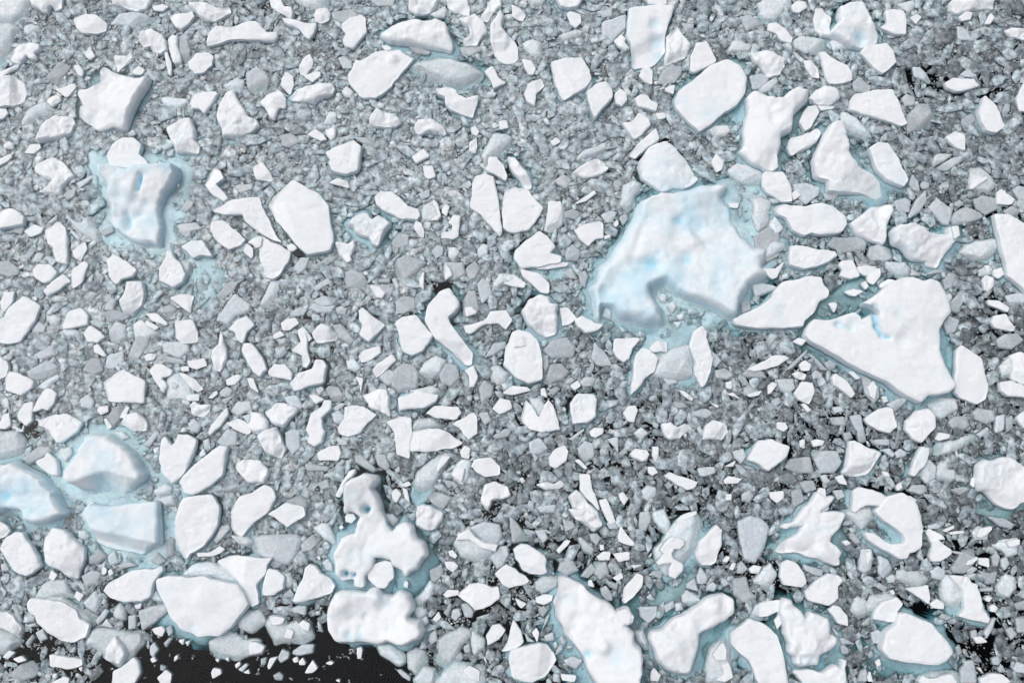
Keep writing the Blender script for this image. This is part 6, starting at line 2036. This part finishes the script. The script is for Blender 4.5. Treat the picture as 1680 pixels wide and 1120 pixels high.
for own, R, zc, data in shelves:
    i0 = max(0, int((R[:, 0].min() - X0) / CELL)); i1 = min(NX, int((R[:, 0].max() - X0) / CELL) + 2)
    j0 = max(0, int((R[:, 1].min() - Y0) / CELL)); j1 = min(NY, int((R[:, 1].max() - Y0) / CELL) + 2)
    if i1 <= i0 or j1 <= j0: continue
    Q = np.stack([GX[j0:j1, i0:i1].ravel(), GY[j0:j1, i0:i1].ravel()], 1)
    ins = inside(Q, R).reshape(j1 - j0, i1 - i0)
    shelf[j0:j1, i0:i1] = np.maximum(shelf[j0:j1, i0:i1], ins * (0.72 if zc > -0.42 else 0.97))

# how much open dark water shows: (x, y, rx, ry, strength) in photograph pixels
DARK = [(1600, 150, 90, 60, .35), (1500, 130, 40, 30, .4), (1050, 690, 90, 40, .4), (860, 790, 60, 40, .5), (990, 760, 60, 30, .45), (1370, 700, 60, 30, .5),
        (1240, 880, 30, 50, .35), (840, 1050, 60, 60, .45), (960, 1060, 40, 60, .4), (1620, 1050, 80, 80, .42), (1480, 780, 60, 50, .45), (740, 700, 60, 40, .2),
        (1390, 480, 25, 14, .9), (490, 420, 16, 14, .7), (725, 470, 30, 20, .6), (770, 240, 25, 30, .5), (60, 700, 30, 25, .5), (1460, 1090, 60, 40, .5),
        (770, 1000, 60, 50, .6), (1180, 1095, 60, 20, .7), (190, 1040, 80, 40, .8), (60, 1060, 90, 50, .7), (1500, 1000, 30, 20, .6), (1560, 900, 60, 50, .4),
        (1400, 900, 40, 40, .35), (1330, 470, 60, 30, .3), (1000, 560, 40, 40, .3), (1150, 800, 60, 40, .4), (700, 1010, 50, 40, .3), (1270, 1050, 14, 60, .7),
        (520, 60, 40, 40, .35), (170, 60, 30, 60, .3), (930, 190, 50, 30, .3), (1110, 260, 40, 40, .35), (560, 320, 200, 60, .1), (1080, 960, 60, 60, .35)]
OPEN = np.array([(150, 1150), (170, 1118), (200, 1104), (240, 1082), (268, 1056), (300, 1058), (335, 1056), (370, 1078), (420, 1060), (445, 1030), (500, 1035),
                 (520, 1058), (560, 1062), (620, 1062), (665, 1085), (690, 1130), (700, 1300), (60, 1300)], float)

def survive(x, y, p, sd):
    c0 = _hash(np.floor(x / 0.3 + 0.3 * y), np.floor(y / 0.3 - 0.2 * x), 404 + sd)
    return 0.62 * c0 + 0.38 * vnoise(x * 1.7, y * 1.7, 405 + sd) < p

def dens(x, y):
    """probability 0..1 of keeping a fragment at a world point, and 1 inside the open lead"""
    r = np.ones(len(x))
    for (px, py, rx, ry, s_) in DARK:
        c0 = at(px, py)
        r *= 1 - min(0.85, s_ * 1.15) * np.exp(-(((x - c0[0]) / (rx * PX)) ** 2 + ((y - c0[1]) / (ry * PX)) ** 2))
    op = at_arr(OPEN, 0)
    P = np.stack([x, y], 1)
    ins = inside(P, op); dd = dist_to(P, op)
    sd = np.where(ins, -dd, dd) + 0.35 * fbm(x * 0.9, y * 0.9, 5, 3)
    r *= np.clip(0.07 + (sd - 0.2) / 2.6, 0.07, 1)
    r *= np.clip(1.03 - 0.12 * np.clip((6 - y) / 20, 0, 1) * (x > -6), 0, 1)
    r *= 1 - 0.32 * np.clip((x * 0.6 - y) / 22 + 0.15, 0, 1)
    n = fbm(x * 0.22, y * 0.22, 77, 4)
    r *= np.clip(0.92 + 0.8 * n, 0.2, 1)
    return r

# fragment shapes: chipped plates and lumps, 3 rings of n corners
PROT = []
for q in range(60):
    rs = np.random.default_rng(900 + q)
    n = int(rs.integers(5, 8))
    an = (np.arange(n) + rs.uniform(-0.38, 0.38, n)) * 2 * math.pi / n
    rad = rs.uniform(0.62, 1.0, n)
    el = rs.uniform(0.26, 0.95)
    p = np.stack([np.cos(an) * rad, np.sin(an) * rad * el], 1)
    pa = 0.5 * abs(np.sum(p[:, 0] * np.roll(p[:, 1], -1) - np.roll(p[:, 0], -1) * p[:, 1]))
    p = p * math.sqrt(math.pi * 0.95 / pa)
    th = rs.uniform(0.10, 0.26)
    sh = rs.uniform(-0.07, 0.07, 2)
    r1 = np.column_stack([p * rs.uniform(0.8, 0.94) + sh, th * rs.uniform(0.5, 1.0, n)])
    r2 = np.column_stack([p, rs.uniform(-0.12, 0.12, n)])
    r3 = np.column_stack([p * rs.uniform(0.5, 0.85) - sh, -th * rs.uniform(0.7, 1.2, n)])
    ct = np.array([[sh[0], sh[1], th * rs.uniform(0.8, 1.15)]])
    V = np.concatenate([r1, r2, r3, ct])
    Q = []; T = []
    for k in range(n):
        k2 = (k + 1) % n
        Q.append((n + k, n + k2, k2, k)); Q.append((2 * n + k, 2 * n + k2, n + k2, n + k))
        T.append((k, k2, 3 * n))
    for k in range(1, n - 1):
        T.append((2 * n, 2 * n + k + 1, 2 * n + k))
    PROT.append((V, np.array(Q), np.array(T)))

def fragments(px, py, pz, size, tone, tilt_amp, seed):
    """merge one fragment per point, numpy only; returns verts, tris, quads, colours"""
    rs = np.random.default_rng(seed)
    n = len(px)
    which = rs.integers(0, len(PROT), n)
    vs, ts, qs, cs, off = [], [], [], [], 0
    for w in range(len(PROT)):
        I = np.nonzero(which == w)[0]
        if len(I) == 0: continue
        V, Q, T = PROT[w]
        k = len(I)
        a = rs.uniform(0, 6.283, k); b = rs.normal(0, 1, k) * tilt_amp[I]; c = rs.uniform(0, 6.283, k)
        ca, sa = np.cos(a), np.sin(a)
        x = V[:, 0][None] * ca[:, None] - V[:, 1][None] * sa[:, None]
        y = V[:, 0][None] * sa[:, None] + V[:, 1][None] * ca[:, None]
        z = np.repeat(V[:, 2][None], k, 0) * rs.uniform(0.7, 1.3, k)[:, None]
        # tilt about the axis at angle c
        cc, sc, cb, sb = np.cos(c)[:, None], np.sin(c)[:, None], np.cos(b)[:, None], np.sin(b)[:, None]
        u = x * cc + y * sc; v = -x * sc + y * cc
        v2 = v * cb - z * sb; z2 = v * sb + z * cb
        x = u * cc - v2 * sc; y = u * sc + v2 * cc
        s_ = size[I][:, None]
        P = np.stack([x * s_ + px[I][:, None], y * s_ + py[I][:, None], z2 * s_ + pz[I][:, None]], -1).reshape(-1, 3)
        m_ = len(V)
        o_ = (np.arange(k) * m_)[:, None, None] + off
        ts.append((T[None] + o_).reshape(-1, 3)); qs.append((Q[None] + o_).reshape(-1, 4))
        cs.append(np.repeat(tone[I], m_, 0)); vs.append(P); off += k * m_
    return np.concatenate(vs), np.concatenate(ts), np.concatenate(qs), np.concatenate(cs)

def stamp(i, j, r):
    k = int(math.ceil(r / CELL))
    for dj in range(-k, k + 1):
        for di in range(-k, k + 1):
            if di * di + dj * dj > (r / CELL) ** 2: continue
            occ[np.clip(j + dj, 0, NY - 1), np.clip(i + di, 0, NX - 1)] |= 2

rs = np.random.default_rng(11)
def scatter(out, rad, batches, tight, keep, shelf_cut, dp, sd):
    """one size class of radius rad (m); tight <1 lets pieces overlap"""
    cell = rad * 2.0
    for b in range(batches):
        ox, oy = rs.uniform(0, cell, 2)
        gx, gy = np.meshgrid(np.arange(X0 + ox, X1, cell), np.arange(Y0 + oy, Y1, cell))
        jt = 0.5 if rad > 0.08 else 3.0
        x = gx.ravel() + rs.uniform(-.5, .5, gx.size) * cell * jt
        y = gy.ravel() + rs.uniform(-.5, .5, gx.size) * cell * jt
        ok = rs.random(len(x)) < keep
        x, y = x[ok], y[ok]
        i = ((x - X0) / CELL).astype(int); j = ((y - Y0) / CELL).astype(int)
        good = (i > 1) & (j > 1) & (i < NX - 2) & (j < NY - 2)
        for a in np.linspace(0, 6.283, 9)[:-1]:
            for fr2 in (0.5, 1.0):
                ii = np.clip(((x + math.cos(a) * rad * tight * fr2 - X0) / CELL).astype(int), 0, NX - 1)
                jj = np.clip(((y + math.sin(a) * rad * tight * fr2 - Y0) / CELL).astype(int), 0, NY - 1)
                good &= occ[jj, ii] == 0
        good &= occ[np.clip(j, 0, NY - 1), np.clip(i, 0, NX - 1)] == 0
        x, y, i, j = x[good], y[good], i[good], j[good]
        p = dens(x, y) ** dp * 1.12 * (1 - shelf_cut * shelf[j, i])
        k_ = survive(x, y, p, sd)
        x, y, i, j = x[k_], y[k_], i[k_], j[k_]
        stamp(i, j, rad * 0.8)
        out.append((x, y, np.full(len(x), rad) * rs.uniform(0.9, 1.3, len(x))))

def layer(name, classes, shelf_cut, dp, zmean, zsd, tonem, tilt, seed, label, bright):
    global occ
    occ = occ & 1
    if shelf_cut >= 0.5:
        occ |= (shelf + 0.25 * fbm(GX * 1.3, GY * 1.3, 5, 3) > 0.74).astype(np.uint8) * 2
    out = []
    for (rad, batches, tight, keep) in classes:
        scatter(out, rad, batches, tight, keep, shelf_cut, dp, seed)
    x = np.concatenate([o_[0] for o_ in out]); y = np.concatenate([o_[1] for o_ in out]); s_ = np.concatenate([o_[2] for o_ in out])
    n = len(x)
    r2 = np.random.default_rng(seed)
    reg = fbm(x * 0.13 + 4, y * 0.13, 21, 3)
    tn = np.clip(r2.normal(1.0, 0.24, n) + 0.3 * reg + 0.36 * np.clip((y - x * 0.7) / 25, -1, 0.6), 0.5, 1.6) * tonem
    br = r2.random(n) < bright * np.where(s_ > 0.36, 2.5, 1.0)
    hue = r2.uniform(0, 1, n)[:, None]
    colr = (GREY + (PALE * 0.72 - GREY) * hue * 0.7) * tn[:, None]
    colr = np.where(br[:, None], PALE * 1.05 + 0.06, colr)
    i_ = np.clip(((x - X0) / CELL).astype(int), 0, NX - 1); j_ = np.clip(((y - Y0) / CELL).astype(int), 0, NY - 1)
    sh_ = np.clip(shelf[j_, i_] * 1.2, 0, 0.8)[:, None] * np.where(y > -6, 1.0, 0.55)[:, None]
    colr = colr + (np.array([0.72, 0.86, 0.90]) * r2.uniform(0.85, 1.1, n)[:, None] - colr) * sh_  # cyan glow of the shelves put into the colour of fragments over them
    z = r2.normal(zmean, zsd, n) - s_ * 0.1
    z = np.where(br, z + 0.04, z)
    colr = colr * np.array([0.955, 1.0, 1.03])
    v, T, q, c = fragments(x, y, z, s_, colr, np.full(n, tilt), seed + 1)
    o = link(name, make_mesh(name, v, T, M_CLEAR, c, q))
    tag(o, label, 'brash ice', kind='stuff')
    print(name, n)

layer('brash_ice', [(0.54, 3, 0.8, 0.3), (0.44, 4, 0.8, 0.45), (0.36, 6, 0.8, 0.7), (0.28, 8, 0.78, 0.9), (0.21, 8, 0.75, 1.0), (0.15, 6, 0.7, 1.0), (0.10, 2, 0.6, 0.6)],
      0.84, 1.0, -0.012, 0.045, 1.36, 0.12, 31, 'grey glassy brash ice fragments tightly packed over the dark water', 0.17)
layer('submerged_brash_ice', [(0.55, 3, 0.8, 0.6), (0.46, 5, 0.75, 0.6), (0.36, 6, 0.7, 0.9), (0.26, 7, 0.65, 1.0), (0.18, 6, 0.6, 1.0)],
      0.6, 2.0, -0.17, 0.035, 1.0, 0.12, 51, 'ice fragments floating just under the surface between the brash', 0.12)
layer('sunken_brash_ice', [(0.46, 5, 0.6, 1.0), (0.32, 7, 0.5, 1.0)],
      0.3, 2.6, -0.38, 0.06, 0.95, 0.2, 71, 'dim ice fragments sunk below the floating brash, seen through the gaps', 0.0)
layer('ice_slush', [(0.055, 1, 0.3, 0.5)],
      0.9, 0.6, -0.03, 0.03, 1.4, 0.3, 91, 'fine crumbs of ice and slush filling the gaps between fragments', 0.25)

# ------------------------------------------------------------------ sea: a body of absorbing water with a dark bed far below
def box(name, x0, x1, y0, y1, z0, z1, mt):
    me = bpy.data.meshes.new(name)
    me.from_pydata([(x0, y0, z0), (x1, y0, z0), (x1, y1, z0), (x0, y1, z0), (x0, y0, z1), (x1, y0, z1), (x1, y1, z1), (x0, y1, z1)], [],
                   [(3, 2, 1, 0), (4, 5, 6, 7), (0, 1, 5, 4), (1, 2, 6, 5), (2, 3, 7, 6), (3, 0, 4, 7)])
    me.materials.append(mt)
    return link(name, me)

sea = box('water', -1500, 1500, -1500, 1500, -11.0, 0.0, M_WATER)
tag(sea, 'near-black calm sea water showing between the ice', 'water', kind='structure')
bed = box('sea_bed_ground', -1500, 1500, -1500, 1500, -12.5, -11.1, M_BED)
tag(bed, 'dark ground deep under the water', 'ground', kind='structure')
print('floes', len(floes), 'built', len(built), 'things', len(things))
